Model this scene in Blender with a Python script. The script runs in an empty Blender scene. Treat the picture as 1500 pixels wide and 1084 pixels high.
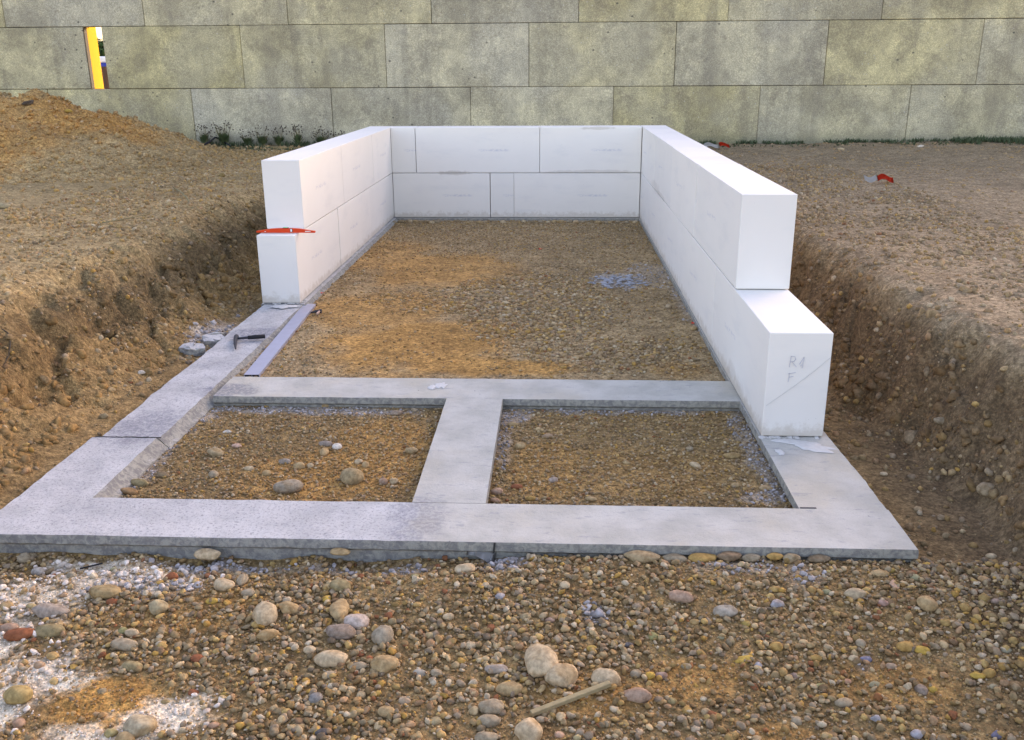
import bpy, bmesh, math, random
import numpy as np
from mathutils import Vector, Matrix, Euler
random.seed(7); R = np.random.RandomState(11)
S = bpy.context.scene; COL = S.collection

# ------------------------------------------------------------------ camera
CAM = np.array([1.838, -10.4584, 1.6165]); PITCH, YAW, ROLL, FPX = -0.3177, -0.0477, -0.0062, 1344.13
_cp, _sp, _cy, _sy, _cr, _sr = math.cos(PITCH), math.sin(PITCH), math.cos(YAW), math.sin(YAW), math.cos(ROLL), math.sin(ROLL)
FWD = np.array([_sy*_cp, _cy*_cp, _sp]); _r = np.array([_cy, -_sy, 0.]); _u = np.cross(_r, FWD)
RT = _cr*_r + _sr*_u; UP = -_sr*_r + _cr*_u
cam_d = bpy.data.cameras.new('camera'); cam = bpy.data.objects.new('camera', cam_d); COL.objects.link(cam)
cam.matrix_world = Matrix(((RT[0], UP[0], -FWD[0], CAM[0]), (RT[1], UP[1], -FWD[1], CAM[1]), (RT[2], UP[2], -FWD[2], CAM[2]), (0, 0, 0, 1)))
cam_d.sensor_fit = 'HORIZONTAL'; cam_d.sensor_width = 36; cam_d.lens = 36*FPX/1500; cam_d.clip_start = .05; cam_d.clip_end = 1000
S.camera = cam

# ------------------------------------------------------------------ light
SUN_EL, SUN_AZ = math.radians(15), math.radians(38)          # azimuth from +Y towards +X; the sun stands behind the tall wall
w = bpy.data.worlds.new('World'); S.world = w; w.use_nodes = True
nt = w.node_tree; nt.nodes.clear()
sky = nt.nodes.new('ShaderNodeTexSky'); sky.sky_type = 'NISHITA'; sky.sun_disc = False
sky.sun_elevation = SUN_EL; sky.sun_rotation = SUN_AZ
sky.air_density = .85; sky.dust_density = 2.4; sky.ozone_density = 1.0; sky.altitude = 100
bg = nt.nodes.new('ShaderNodeBackground'); bg.inputs['Strength'].default_value = .15
wo = nt.nodes.new('ShaderNodeOutputWorld')
nt.links.new(sky.outputs[0], bg.inputs[0]); nt.links.new(bg.outputs[0], wo.inputs[0])
sd = bpy.data.lights.new('sun', 'SUN'); sd.energy = 2.0; sd.angle = math.radians(.5); sd.color = (1, .86, .66)
sun = bpy.data.objects.new('sun', sd); COL.objects.link(sun)
sdir = Vector((math.sin(SUN_AZ)*math.cos(SUN_EL), math.cos(SUN_AZ)*math.cos(SUN_EL), math.sin(SUN_EL)))
sun.rotation_euler = sdir.to_track_quat('Z', 'Y').to_euler(); sun.location = (10, 12, 9)
vs = S.view_settings; vs.view_transform = 'Standard'; vs.look = 'None'; vs.gamma = 1; vs.use_curve_mapping = False
vs.exposure = 2.32
vs.use_white_balance = True; vs.white_balance_temperature = 7900; vs.white_balance_tint = 26
S.render.engine = 'CYCLES'; S.render.resolution_x = 1024; S.render.resolution_y = 740
S.cycles.max_bounces = 6

# ------------------------------------------------------------------ noise
_P = R.permutation(4096).astype(np.int64); _P = np.concatenate([_P, _P, _P[:8]])
_G3 = R.normal(size=(4096, 3)); _G3 /= np.linalg.norm(_G3, axis=1)[:, None]
def _h(i, j, k): return _P[(_P[(_P[i & 4095] + j) & 4095] + k) & 4095]
def perlin(x, y, z=0.):
    x, y, z = np.broadcast_arrays(np.asarray(x, float), np.asarray(y, float), np.asarray(z, float))
    xi, yi, zi = np.floor(x).astype(np.int64), np.floor(y).astype(np.int64), np.floor(z).astype(np.int64)
    fx, fy, fz = x-xi, y-yi, z-zi
    ux, uy, uz = [f*f*f*(f*(f*6-15)+10) for f in (fx, fy, fz)]
    out = 0
    for a in (0, 1):
        for b in (0, 1):
            for c in (0, 1):
                g = _G3[_h(xi+a, yi+b, zi+c)]
                d = g[..., 0]*(fx-a)+g[..., 1]*(fy-b)+g[..., 2]*(fz-c)
                out = out + d*(ux if a else 1-ux)*(uy if b else 1-uy)*(uz if c else 1-uz)
    return out*1.5
def fbm(x, y, f, oct=4, s=0.):
    o = 0; a = 1.; t = 0
    for k in range(oct):
        o = o + a*perlin(x*f+s+17.3*k, y*f-s+5.1*k, s*.37); t += a; a *= .52; f *= 2.07
    return o/t
def sm(a, b, x):
    t = np.clip((x-a)/(b-a), 0, 1); return t*t*(3-2*t)
def mix(a, b, t): return a+(b-a)*t

# ------------------------------------------------------------------ the lie of the land
W = 2.7907; T = .285                       # inner width between the walls, wall thickness
YF, YFI, YC1, YC2 = -7.529, -7.222, -5.707, -6.026
XD1, XD2 = 1.288, 1.577
YL1, YL2, YR1, YR2 = -3.80, -4.05, -5.677, -6.502
def ground(x, y, fine=True):
    x = np.asarray(x, float); y = np.asarray(y, float)
    n1 = fbm(y*0, y, 1.1, 3, 3.1); n2 = fbm(y*0+4, y, 1.6, 3, 9.2)
    w2 = fbm(x, y, 1.8, 3, 21.)
    toeL = -.44+.10*n1; rimL = -1.42+.35*n2
    near = sm(-5.2, -6.6, y)
    toeR = mix(3.26, 3.50, near)+.12*n2+.05*w2; rimR = mix(3.86, 3.95, near)+.25*n1
    sL = np.clip((toeL-x)/(toeL-rimL), 0, 1); sR = np.clip((x-toeR)/(rimR-toeR), 0, 1)
    sB = np.clip((y-.5)/.7, 0, 1)
    tn = .16*fbm(x, y, 2.6, 3, 33.)
    sL = .45*np.sin(sL*math.pi/2)+.55*sm(.06, .80+tn, sL); sR = .35*np.sin(sR*math.pi/2)+.65*sm(.02, .72+tn, sR); sB = np.sin(sB*math.pi/2)
    s = np.maximum(np.maximum(sL, sR), sB)
    inside = (x > -.1) & (x < W+.1) & (y < .1)
    floor = np.full(x.shape, -.075)
    floor = np.where(inside & (y > YF+.1), -.058, floor)
    floor = np.where(inside & (y > YC2+.1), -.030, floor)
    floor = floor - .03*sm(-7.6, -8.6, y) + sm(-7.45, -7.58, y)*sm(-8.2, -7.6, y)*(.034*sm(.6, 1.6, x)-.055*sm(-7.72, -7.6, y)*(fbm(x, y, 2.2, 2, 4.)*1.8+.75)*sm(1.9, 1.2, x))
    floor = floor + .035*sm(-.27, -.42, x)*(x < 0)
    top = .50+.05*fbm(x, y, .5, 3, 1.) + .05*sm(3.2, 8, x)*sm(1, 4, y)
    # spoil heap at the back left
    d = np.sqrt(((x+5.35)/3.15)**2+((y-1.3)/2.5)**2)
    heap = .86*np.clip(1-d, -1, 1)
    heap = np.where(heap > 0, heap**1.0*1.16, 0)
    heap = np.minimum(heap, .78)*(1+.36*fbm(x, y, 1.5, 4, 6.))
    top = top+heap+.10*sm(-1.6, -3.0, x)*sm(-2.0, -4.5, y)
    z = mix(floor, top, s)
    if fine:
        slope = np.clip(1-np.abs(2*s-1), 0, 1)**.5
        rough = .004+.085*slope+.012*(s > .95)+.07*np.clip(heap, 0, .4)/.4*(s > .5)
        rough = rough+.006*(y < YF)
        f = fbm(x, y, 4.5, 3, 2.)
        z = z+rough*(f*1.2+(.5-.3*slope)*np.abs(fbm(x, y, 11., 2, 8.)))
        z = z+slope*.08*fbm(x, y, 2.4, 3, 14.)-slope*.10*sm(.80, 1., 1-2*np.abs(fbm(x, y*.8, 1.9, 3, 64.)))
        z = z-slope*.07*np.clip(fbm(x, y, 6., 3, 19.)-.10, 0, 1)*2
    under = (x > -.27) & (x < 3.10) & (y > YF+.02) & (y < .3) & ~inside
    z = np.where(under, np.minimum(z, -.06), z)
    return z
def in_footing(x, y, m=0.):
    o = (x > -.30-m) & (x < 3.12+m) & (y > YF-m) & (y < .3+m)
    c1 = (x > .05+m) & (x < XD1-m) & (y > YFI+m) & (y < YC2-m)
    c2 = (x > XD2+m) & (x < 2.785-m) & (y > YFI+m) & (y < YC2-m)
    c3 = (x > .05+m) & (x < W-m) & (y > YC1+m) & (y < -.03-m)
    return o & ~c1 & ~c2 & ~c3
def ray(px, py):
    return FWD+RT*((px-750)/FPX)-UP*((py-542)/FPX)
def hit(px, py):                            # where a line of sight meets the ground
    d = ray(px, py); t = np.linspace(2.0, 26, 3000); P = CAM+d[None]*t[:, None]
    g = ground(P[:, 0], P[:, 1], True); k = np.argmax(P[:, 2] < g)
    return P[k]

# ------------------------------------------------------------------ object helpers
def props(o, label=None, cat=None, group=None, kind=None):
    if label: o['label'] = label
    if cat: o['category'] = cat
    if group: o['group'] = group
    if kind: o['kind'] = kind
    return o
def link(name, me, mats=None, parent=None, loc=None):
    o = bpy.data.objects.new(name, me); COL.objects.link(o)
    if mats is not None and me is not None:
        for m in (mats if isinstance(mats, (list, tuple)) else [mats]): me.materials.append(m)
    if parent: o.parent = parent
    if loc is not None: o.location = loc
    return o
def empty(name, loc=(0, 0, 0)):
    return link(name, None, loc=loc)
def mesh_np(name, V, F, smooth=False, col=None, cname='col'):
    me = bpy.data.meshes.new(name); V = np.asarray(V, np.float32); F = np.asarray(F, np.int32)
    k = F.shape[1]
    me.vertices.add(len(V)); me.vertices.foreach_set('co', V.ravel())
    me.loops.add(F.size); me.loops.foreach_set('vertex_index', F.ravel())
    me.polygons.add(len(F)); me.polygons.foreach_set('loop_start', np.arange(0, F.size, k, dtype=np.int32))
    me.update(calc_edges=True)
    if smooth: me.polygons.foreach_set('use_smooth', np.ones(len(F), bool))
    if col is not None:
        a = me.color_attributes.new(cname, 'FLOAT_COLOR', 'POINT')
        c = np.ones((len(V), 4), np.float32); c[:, :3] = col; a.data.foreach_set('color', c.ravel())
    return me
def bm_mesh(name, bm, smooth=False):
    me = bpy.data.meshes.new(name); bm.normal_update(); bm.to_mesh(me); bm.free()
    if smooth:
        for p in me.polygons: p.use_smooth = True
    return me
def bm_box(bm, c, s, rot=None, bevel=0, seg=1):
    r = bmesh.ops.create_cube(bm, size=1)
    M = Matrix.Translation(c) @ (rot.to_matrix().to_4x4() if rot else Matrix()) @ Matrix.Diagonal((*s, 1))
    bmesh.ops.transform(bm, matrix=M, verts=r['verts'])
    if bevel:
        es = list({e for v in r['verts'] for e in v.link_edges})
        bmesh.ops.bevel(bm, geom=es, offset=bevel, segments=seg, affect='EDGES', profile=.5)
def bm_tube(bm, pts, rad, n=8, caps=True):
    rings = []
    pts = [Vector(p) for p in pts]
    for i, p in enumerate(pts):
        t = (pts[min(i+1, len(pts)-1)]-pts[max(i-1, 0)]).normalized()
        a = t.cross(Vector((0, 0, 1))); a = a.normalized() if a.length > .01 else Vector((1, 0, 0)); b = t.cross(a)
        r = rad[i] if isinstance(rad, (list, tuple)) else rad
        rings.append([bm.verts.new(p+(a*math.cos(k*2*math.pi/n)+b*math.sin(k*2*math.pi/n))*r) for k in range(n)])
    for A, B in zip(rings, rings[1:]):
        for k in range(n): bm.faces.new((A[k], A[(k+1) % n], B[(k+1) % n], B[k]))
    if caps: bm.faces.new(rings[0][::-1]); bm.faces.new(rings[-1])

# ------------------------------------------------------------------ node helpers
class N:
    def __init__(s, name):
        s.m = bpy.data.materials.new(name); s.m.use_nodes = True; s.t = s.m.node_tree; s.t.nodes.clear()
        s.b = s.t.nodes.new('ShaderNodeBsdfPrincipled'); o = s.t.nodes.new('ShaderNodeOutputMaterial')
        s.t.links.new(s.b.outputs[0], o.inputs[0]); s.b.inputs['Roughness'].default_value = .9
        s.b.inputs['Specular IOR Level'].default_value = .25
        s._c = {}
    def n(s, ty, **k):
        x = s.t.nodes.new('ShaderNode'+ty)
        for a, v in k.items():
            if a.startswith('i_'): s.set(x.inputs[a[2:].replace('_', ' ')], v)
            else: setattr(x, a, v)
        return x
    def set(s, inp, v):
        if isinstance(v, bpy.types.NodeSocket): s.t.links.new(v, inp)
        elif isinstance(v, bpy.types.Node): s.t.links.new(v.outputs[0], inp)
        elif isinstance(v, (tuple, list)) and inp.type == 'RGBA' and len(v) == 3: inp.default_value = (*v, 1)
        else: inp.default_value = v
    def co(s, k='Object'):
        if k not in s._c:
            if k == 'World': s._c[k] = s.n('NewGeometry').outputs['Position']
            else: s._c[k] = s.n('TexCoord').outputs[k]
        return s._c[k]
    def map(s, v, scale=(1, 1, 1), loc=(0, 0, 0)):
        x = s.n('Mapping'); s.set(x.inputs[0], v); x.inputs['Scale'].default_value = scale; x.inputs['Location'].default_value = loc
        return x.outputs[0]
    def noise(s, sc, det=4, rough=.55, v=None, dist=0.):
        x = s.n('TexNoise'); s.set(x.inputs['Vector'], v if v is not None else s.co('World'))
        x.inputs['Scale'].default_value = sc; x.inputs['Detail'].default_value = det; x.inputs['Roughness'].default_value = rough
        x.inputs['Distortion'].default_value = dist; return x.outputs[0]
    def vor(s, sc, v=None, feat='F1', out='Distance', rnd=1.):
        x = s.n('TexVoronoi', feature=feat); s.set(x.inputs['Vector'], v if v is not None else s.co('World'))
        x.inputs['Scale'].default_value = sc; x.inputs['Randomness'].default_value = rnd; return x.outputs[out]
    def ramp(s, v, a, b, c0=0., c1=1.):
        x = s.n('MapRange', clamp=True, interpolation_type='SMOOTHSTEP'); s.set(x.inputs[0], v)
        x.inputs[1].default_value = a; x.inputs[2].default_value = b; x.inputs[3].default_value = c0; x.inputs[4].default_value = c1
        return x.outputs[0]
    def mx(s, f, a, b, mode='MIX'):
        x = s.n('Mix', data_type='RGBA', blend_type=mode); s.set(x.inputs[0], f); s.set(x.inputs[6], a); s.set(x.inputs[7], b)
        return x.outputs[2]
    def ma(s, op, a, b=0.):
        x = s.n('Math', operation=op); s.set(x.inputs[0], a); s.set(x.inputs[1], b); return x.outputs[0]
    def blob(s, c, r, sc=9., amt=.8):        # soft-edged stain round a world point
        v = s.n('VectorMath', operation='SUBTRACT'); s.set(v.inputs[0], s.co('World')); v.inputs[1].default_value = c
        d = s.n('VectorMath', operation='DIVIDE'); s.set(d.inputs[0], v.outputs[0]); d.inputs[1].default_value = r
        l = s.n('VectorMath', operation='LENGTH'); s.set(l.inputs[0], d.outputs[0])
        k = s.ma('ADD', l.outputs['Value'], s.ma('MULTIPLY', s.ma('SUBTRACT', s.noise(sc), .5), amt*2))
        return s.ramp(k, .55, 1.05, 1., 0.)
    def bump(s, h, st=.5, dist=.01, prev=None):
        x = s.n('Bump'); x.inputs['Strength'].default_value = st; x.inputs['Distance'].default_value = dist
        s.set(x.inputs['Height'], h)
        if prev is not None: s.set(x.inputs['Normal'], prev)
        return x.outputs[0]
    def out(s, col, nrm=None, rough=None):
        s.set(s.b.inputs['Base Color'], col)
        if nrm is not None: s.set(s.b.inputs['Normal'], nrm)
        if rough is not None: s.set(s.b.inputs['Roughness'], rough)
        return s.m
def plain(name, c, rough=.6, metal=0., var=.15, sc=30):
    s = N(name); n = s.noise(sc, 4)
    a = tuple(x*(1-var) for x in c); b = tuple(min(1, x*(1+var)) for x in c)
    s.b.inputs['Metallic'].default_value = metal
    return s.out(s.mx(n, a, b), s.bump(n, .2, .002), rough)

# ------------------------------------------------------------------ materials
def m_soil():
    s = N('soil'); at = s.n('VertexColor', layer_name='col').outputs[0]
    n = s.noise(42, 8, .72); n2 = s.noise(7, 5, .6); v = s.vor(120); v2 = s.vor(55)
    c = s.mx(s.ramp(n, .38, .62), (.66, .64, .60), (1.34, 1.33, 1.30)); c = s.mx(1., at, c, 'MULTIPLY')
    c = s.mx(s.ramp(n2, .35, .7, 0, .4), c, s.mx(1., c, (.72, .68, .66), 'MULTIPLY'))
    c = s.mx(s.ramp(s.noise(13, 6, .72, dist=.5), .40, .60), s.mx(1., c, (.78, .76, .74), 'MULTIPLY'), s.mx(1., c, (1.13, 1.13, 1.12), 'MULTIPLY'))
    spk = s.vor(150, out='Color'); sp = s.n('SeparateColor'); s.set(sp.inputs[0], spk)
    c = s.mx(s.ramp(sp.outputs[0], .78, .85, 0, .55), c, s.mx(1., c, (1.7, 1.7, 1.75), 'MULTIPLY'))
    nn = s.bump(n, .65, .007); nn = s.bump(v, .7, .004, nn); nn = s.bump(v2, .6, .008, nn)
    return s.out(c, nn, .95)
def m_pebble(attr):
    s = N('gravel_stone' if attr else 'cobble_stone')
    base = s.n('VertexColor', layer_name='col').outputs[0] if attr else s.n('ObjectInfo').outputs['Color']
    n = s.noise(60, 5, .6); f = s.noise(260, 3, .7)
    c = s.mx(1., base, s.mx(s.ramp(n, .3, .7), (.70, .68, .64), (1.22, 1.22, 1.2)), 'MULTIPLY')
    c = s.mx(s.ramp(f, .55, .75, 0, .5), c, s.mx(1., c, (.55, .5, .45), 'MULTIPLY'))
    if not attr:
        big = s.noise(14, 4, .6, dist=.6)
        c = s.mx(s.ramp(big, .5, .68, 0, .6), c, s.mx(1., c, (.72, .60, .44), 'MULTIPLY'))
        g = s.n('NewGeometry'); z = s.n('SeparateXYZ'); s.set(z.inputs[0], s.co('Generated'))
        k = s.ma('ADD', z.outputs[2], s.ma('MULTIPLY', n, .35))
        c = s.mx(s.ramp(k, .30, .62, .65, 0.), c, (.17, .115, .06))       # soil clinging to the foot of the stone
    return s.out(c, s.bump(f, .35, .002, s.bump(n, .5, .004)), .85)
def m_block():
    s = N('white_block'); o = s.co('Object'); rnd = s.n('ObjectInfo').outputs['Random']
    n = s.noise(3.5, 5, .55); f = s.noise(420, 3, .6); st = s.noise(2.2, 4, .6, s.map(s.co('World'), (1, 1, 3.5)))
    c = s.mx(n, (.80, .765, .70), (.85, .815, .755)); c = s.mx(s.ramp(st, .5, .75, 0, .35), c, (.66, .65, .63))
    c = s.mx(s.ma('MULTIPLY', rnd, .25), c, (.68, .675, .65))
    # faint smudged stamp half way up each block
    sep = s.n('SeparateXYZ'); s.set(sep.inputs[0], o)
    nz = s.noise(26, 3, .7, s.map(o, (1, 1, 2.5)))
    k = s.ma('MULTIPLY', s.ramp(s.ma('ABSOLUTE', sep.outputs[2]), .006, .02, 1, 0), s.ramp(s.ma('ABSOLUTE', s.ma('ADD', s.ma('ADD', sep.outputs[0], sep.outputs[1]), -.04)), .12, .19, 1, 0))
    c = s.mx(s.ma('MULTIPLY', k, s.ramp(nz, .42, .62, 0, .38)), c, (.35, .38, .50))
    for cc, rr, a in [((2.25, 0, .515), (.6, .2, .022), .3), ((W, -1.5, .53), (.2, .45, .06), .2), ((W, -2.0, .51), (.2, .4, .03), .25),
                      ((W, -5.8, .02), (.2, .35, .10), .28), ((2.3, 0, .985), (.22, .1, .02), .4), ((W, -6.3, .0), (.3, .4, .05), .2), ((.7, 0, .5), (.2, .1, .03), .4)]:
        c = s.mx(s.ma('MULTIPLY', s.blob(cc, rr, 12, .7), a), c, (.42, .36, .29))
    sc = s.noise(9, 4, .7, s.map(s.co('World'), (1, 1, 6)))
    c = s.mx(s.ramp(sc, .68, .78, 0, .2), c, (.50, .49, .48))
    zz = s.n('SeparateXYZ'); s.set(zz.inputs[0], s.co('World')); mud = s.ramp(s.ma('ADD', zz.outputs[2], s.ma('MULTIPLY', s.noise(16, 5, .7), -.20)), -.085, -.02, 1, 0)
    c = s.mx(s.ma('MULTIPLY', mud, .45), c, (.45, .37, .27))
    pit = s.vor(38); pm = s.ma('MULTIPLY', s.ramp(pit, .05, .11, 1, 0), s.ramp(s.noise(4, 2), .58, .66))
    c = s.mx(s.ma('MULTIPLY', pm, .5), c, (.35, .33, .30))
    return s.out(c, s.bump(f, .25, .0012, s.bump(pm, -.6, .003)), .92)
def m_panel():
    s = N('weathered_concrete'); rnd = s.n('ObjectInfo').outputs['Random']; p = s.co('World')
    a = s.noise(1.5, 7, .62, dist=.4); b = s.noise(6.5, 7, .65); st = s.noise(1.6, 5, .6, s.map(p, (2.2, 1, .22))); f = s.noise(70, 5, .65)
    c = s.mx(s.ramp(a, .36, .64), (.265, .245, .17), (.42, .39, .25))
    c = s.mx(s.ramp(s.noise(.9, 4, .5, s.map(p, (1, 1, 1), (9, 3, 1))), .45, .62, 0, .55), c, (.345, .335, .275))
    c = s.mx(s.ramp(b, .45, .60, 0, .75), c, s.mx(1., c, (1.22, 1.22, 1.16), 'MULTIPLY'))
    c = s.mx(s.ramp(st, .50, .68, 0, .42), c, (.20, .185, .15))
    c = s.mx(s.ramp(s.noise(3.2, 6, .7, dist=.8), .52, .70, 0, .42), c, (.195, .175, .155))
    c = s.mx(1., c, (1.40, 1.31, 1.08), 'MULTIPLY')
    s.b.inputs['Specular IOR Level'].default_value = .02
    tn = s.n('HueSaturation'); s.set(tn.inputs['Color'], c); s.set(tn.inputs['Value'], s.ramp(rnd, 0, 1, .93, 1.07)); s.set(tn.inputs['Saturation'], s.ramp(s.ma('FRACT', s.ma('MULTIPLY', rnd, 7.3)), 0, 1, .65, .95))
    c = tn.outputs[0]
    c = s.mx(s.ramp(f, .46, .60), s.mx(1., c, (.84, .83, .82), 'MULTIPLY'), s.mx(1., c, (1.22, 1.22, 1.2), 'MULTIPLY'))
    c = s.mx(s.ramp(s.noise(22, 5, .7, dist=.6), .54, .64, 0, .5), c, s.mx(1., c, (.66, .63, .60), 'MULTIPLY'))
    wv = s.vor(12); ww = s.ma('MULTIPLY', s.ramp(wv, .05, .13, 1, 0), s.ramp(s.noise(1.7, 3), .40, .55))
    c = s.mx(s.ma('MULTIPLY', ww, .7), c, (.56, .55, .48))
    pv = s.vor(7, s.map(p, (1, 1, 1.2), (3, 1, 4))); pits = s.ma('MULTIPLY', s.ramp(pv, .07, .16, 1, 0), s.ramp(s.noise(1.1, 3, .6, s.map(p, (1, 1, 1), (5, 0, 2))), .48, .60))
    c = s.mx(s.ma('MULTIPLY', pits, .8), c, (.09, .085, .07))
    z = s.n('SeparateXYZ'); s.set(z.inputs[0], p)
    c = s.mx(s.ma('MULTIPLY', s.ramp(s.ma('ADD', z.outputs[2], s.ma('MULTIPLY', b, -.25)), .36, .62, 1, 0), .55), c, (.115, .125, .085))  # algae at the foot
    return s.out(c, s.bump(pits, -.8, .02, s.bump(f, .6, .006, s.bump(b, .4, .01))), .95)
def m_foot():
    s = N('footing_concrete'); n = s.noise(5, 6, .62); f = s.noise(150, 4, .7); g = s.noise(34, 5, .7, dist=.5)
    ca = s.mx(s.ramp(n, .3, .7), (.42, .415, .405), (.56, .55, .535))
    ca = s.mx(s.ramp(s.noise(85, 5, .75, dist=.3), .53, .60, 0, .7), ca, (.22, .22, .225))
    ca = s.mx(s.ramp(s.noise(11, 6, .75), .54, .64, 0, .35), ca, (.25, .25, .275)); bs = 1.
    if 1:
        c = s.mx(s.ramp(n, .3, .7), (.42, .405, .355), (.55, .53, .475))
        c = s.mx(s.ramp(s.noise(1.8, 4, .6, s.map(s.co('World'), (1, 1, 1), (2, 5, 0))), .48, .66, 0, .5), c, (.52, .46, .35))
        st = s.noise(26, 5, .75, s.map(s.co('World'), (.35, 1, 1)))
        c = s.mx(s.ramp(st, .56, .66, 0, .55), c, (.27, .27, .29)); c = s.mx(s.ramp(f, .52, .66, 0, .3), c, (.28, .28, .27))
        pv = s.vor(9); c = s.mx(s.ramp(pv, .025, .05, .8, 0), c, (.10, .10, .10))
        sx = s.n('SeparateXYZ'); s.set(sx.inputs[0], s.co('World')); wob = s.ma('MULTIPLY', s.ma('SUBTRACT', s.noise(9, 4), .5), .25)
        xx = s.ma('ADD', sx.outputs[0], wob); k1 = s.ma('MULTIPLY', s.ramp(xx, 1.27, 1.36, 1, 0), s.ramp(sx.outputs[1], -7.225, -7.221, 1, 0)); k2 = s.ramp(sx.outputs[0], .055, .06, 1, 0)
        c = s.mx(s.ma('MAXIMUM', k1, k2), c, ca)
    for cc, rr, k in [((-.06, -4.86, 0), (.22, .24, .05), .75), ((.10, -5.93, 0), (.20, .12, .05), .75), ((1.33, -7.36, 0), (.14, .24, .05), .5),
                      ((-.12, -6.45, 0), (.2, .3, .05), .6), ((-.1, -5.5, 0), (.16, .10, .05), .25)]:
        c = s.mx(s.ma('MULTIPLY', s.ma('MULTIPLY', s.blob(cc, rr, 14, .6), s.ramp(s.noise(60, 5, .7, dist=.3), .36, .60, .25, 1)), k), c, (.15, .155, .19))
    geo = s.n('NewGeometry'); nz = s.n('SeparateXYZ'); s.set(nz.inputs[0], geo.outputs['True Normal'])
    c = s.mx(s.ramp(nz.outputs[2], .80, .95, .85, 0), c, s.mx(s.ramp(g, .4, .6), (.16, .155, .145), (.31, .30, .25)))        # sides darker than the top
    return s.out(c, s.bump(f, .5*bs, .003, s.bump(g, .7*bs, .006)), .93)
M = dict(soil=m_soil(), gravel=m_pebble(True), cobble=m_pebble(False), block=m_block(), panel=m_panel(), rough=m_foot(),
         red=plain('red_lacquer', (.70, .055, .012), .35, var=.05), dark=plain('dark_steel', (.035, .036, .045), .5), rubber=plain('black_rubber', (.02, .02, .023), .7),
         alu=plain('brushed_aluminium', (.44, .45, .55), .45, .55, .12, 20), vial=plain('green_vial', (.25, .75, .35), .2), white=plain('white_print', (.8, .8, .78), .5, var=.03),
         wood=plain('grey_pine', (.33, .26, .14), .8, var=.3, sc=60), pink=plain('pale_handle_wood', (.62, .40, .30), .7), mortar=plain('pale_mortar', (.60, .585, .555), .95, var=.15, sc=50),
         core=plain('dark_joint_and_shade', (.05, .05, .045), .95), yellow=plain('yellow_paint', (.30, .18, .01), 1., var=.08), blue=plain('blue_paint', (.03, .05, .30), .3), graphite=plain('graphite', (.54, .54, .58), .8),
         tape_w=plain('white_tape', (.75, .75, .75), .4, var=.05), tape_r=plain('red_tape', (.75, .05, .02), .4, var=.05), leaf=plain('weed_leaf', (.09, .13, .055), .7, var=.4), seed=plain('dry_seed_head', (.085, .065, .045), .9, var=.4),
         grass=plain('grass_blade', (.075, .105, .050), .7, var=.35), straw=plain('dry_stem', (.22, .19, .10), .9), glass=plain('car_glass', (.02, .02, .025), .1), tyre=plain('tyre', (.02, .02, .02), .8),
         brown=plain('brown_board', (.10, .055, .035), .8), bark=plain('bark', (.10, .075, .05), .9), crown=plain('tree_leaf', (.05, .10, .03), .7, var=.4), chip=plain('blue_mortar_shard', (.33, .34, .37), .9, var=.2, sc=40))
PENCIL = M['graphite']

# ------------------------------------------------------------------ colour zones of soil and gravel
def blobs(x, y, L, f=3.5, amt=.55, s=0.):
    o = np.zeros(np.shape(x)); n = fbm(x, y, f, 4, 31.+s)*amt
    for cx, cy, rx, ry, a in L:
        d = np.sqrt(((x-cx)/rx)**2+((y-cy)/ry)**2)+n
        o = np.maximum(o, a*sm(1.1, .55, d))
    return o
def P2(px, py, z=-.08):
    d = ray(px, py); t = (z-CAM[2])/d[2]; q = CAM+d*t; return q[0], q[1]
def zl(L, z):
    out = []
    for px, py, wx, hy, a in L:
        x0, _ = P2(px-wx/2, py, z); x1, _ = P2(px+wx/2, py, z); cx, cy = P2(px, py, z); _, y0 = P2(px, py+hy/2, z); _, y1 = P2(px, py-hy/2, z)
        out.append((cx, cy, (x1-x0)/2, (y1-y0)/2, a))
    return out
Z_WHITE = zl([(40, 1000, 150, 110, 1), (50, 880, 180, 70, .75), (170, 850, 260, 56, .7), (230, 1050, 130, 60, .95), (10, 940, 60, 80, .8), (120, 1080, 220, 50, .7), (130, 830, 150, 22, .8), (280, 1040, 80, 70, .6)], -.09)
Z_BLUE = zl([(320, 822, 200, 22, .9), (480, 825, 120, 14, .6), (600, 830, 80, 26, .6), (735, 826, 70, 40, .8), (1080, 838, 120, 30, .45), (1170, 850, 80, 40, .35), (240, 625, 70, 100, .8), (300, 600, 70, 60, .7), (480, 602, 330, 16, .8),
              (740, 640, 30, 110, .6), (900, 602, 330, 14, .7), (1110, 660, 60, 130, .6), (755, 605, 70, 40, .7), (1125, 730, 90, 30, .7), (905, 416, 90, 26, .9), (960, 408, 90, 40, .5), (1000, 440, 40, 90, .5), (360, 540, 40, 50, .6),
              (220, 690, 30, 90, .6), (320, 492, 60, 40, .9), (870, 900, 40, 30, .5), (1268, 966, 30, 20, .5), (200, 850, 200, 40, .4)], -.06)
Z_ORANGE = zl([(640, 400, 260, 60, .8), (560, 380, 150, 60, .6), (620, 510, 330, 90, 1.), (560, 460, 260, 70, .8), (720, 545, 300, 30, 1.), (700, 400, 170, 40, .5), (990, 548, 100, 26, .5), (150, 1010, 180, 90, 1.), (250, 900, 240, 50, .45),
                (500, 690, 320, 110, .75), (560, 640, 200, 60, .7), (800, 690, 130, 110, .55), (950, 690, 300, 90, .35), (870, 1000, 200, 60, .55), (1020, 980, 160, 60, .6), (1300, 990, 260, 70, .45), (330, 870, 120, 50, .5), (1150, 1060, 120, 50, .5)], -.06)
Z_PEB = zl([(790, 450, 260, 130, 1.), (700, 440, 130, 60, .9), (900, 520, 300, 60, .7), (720, 590, 100, 30, .5), (640, 440, 300, 40, .5)], -.04)
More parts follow.
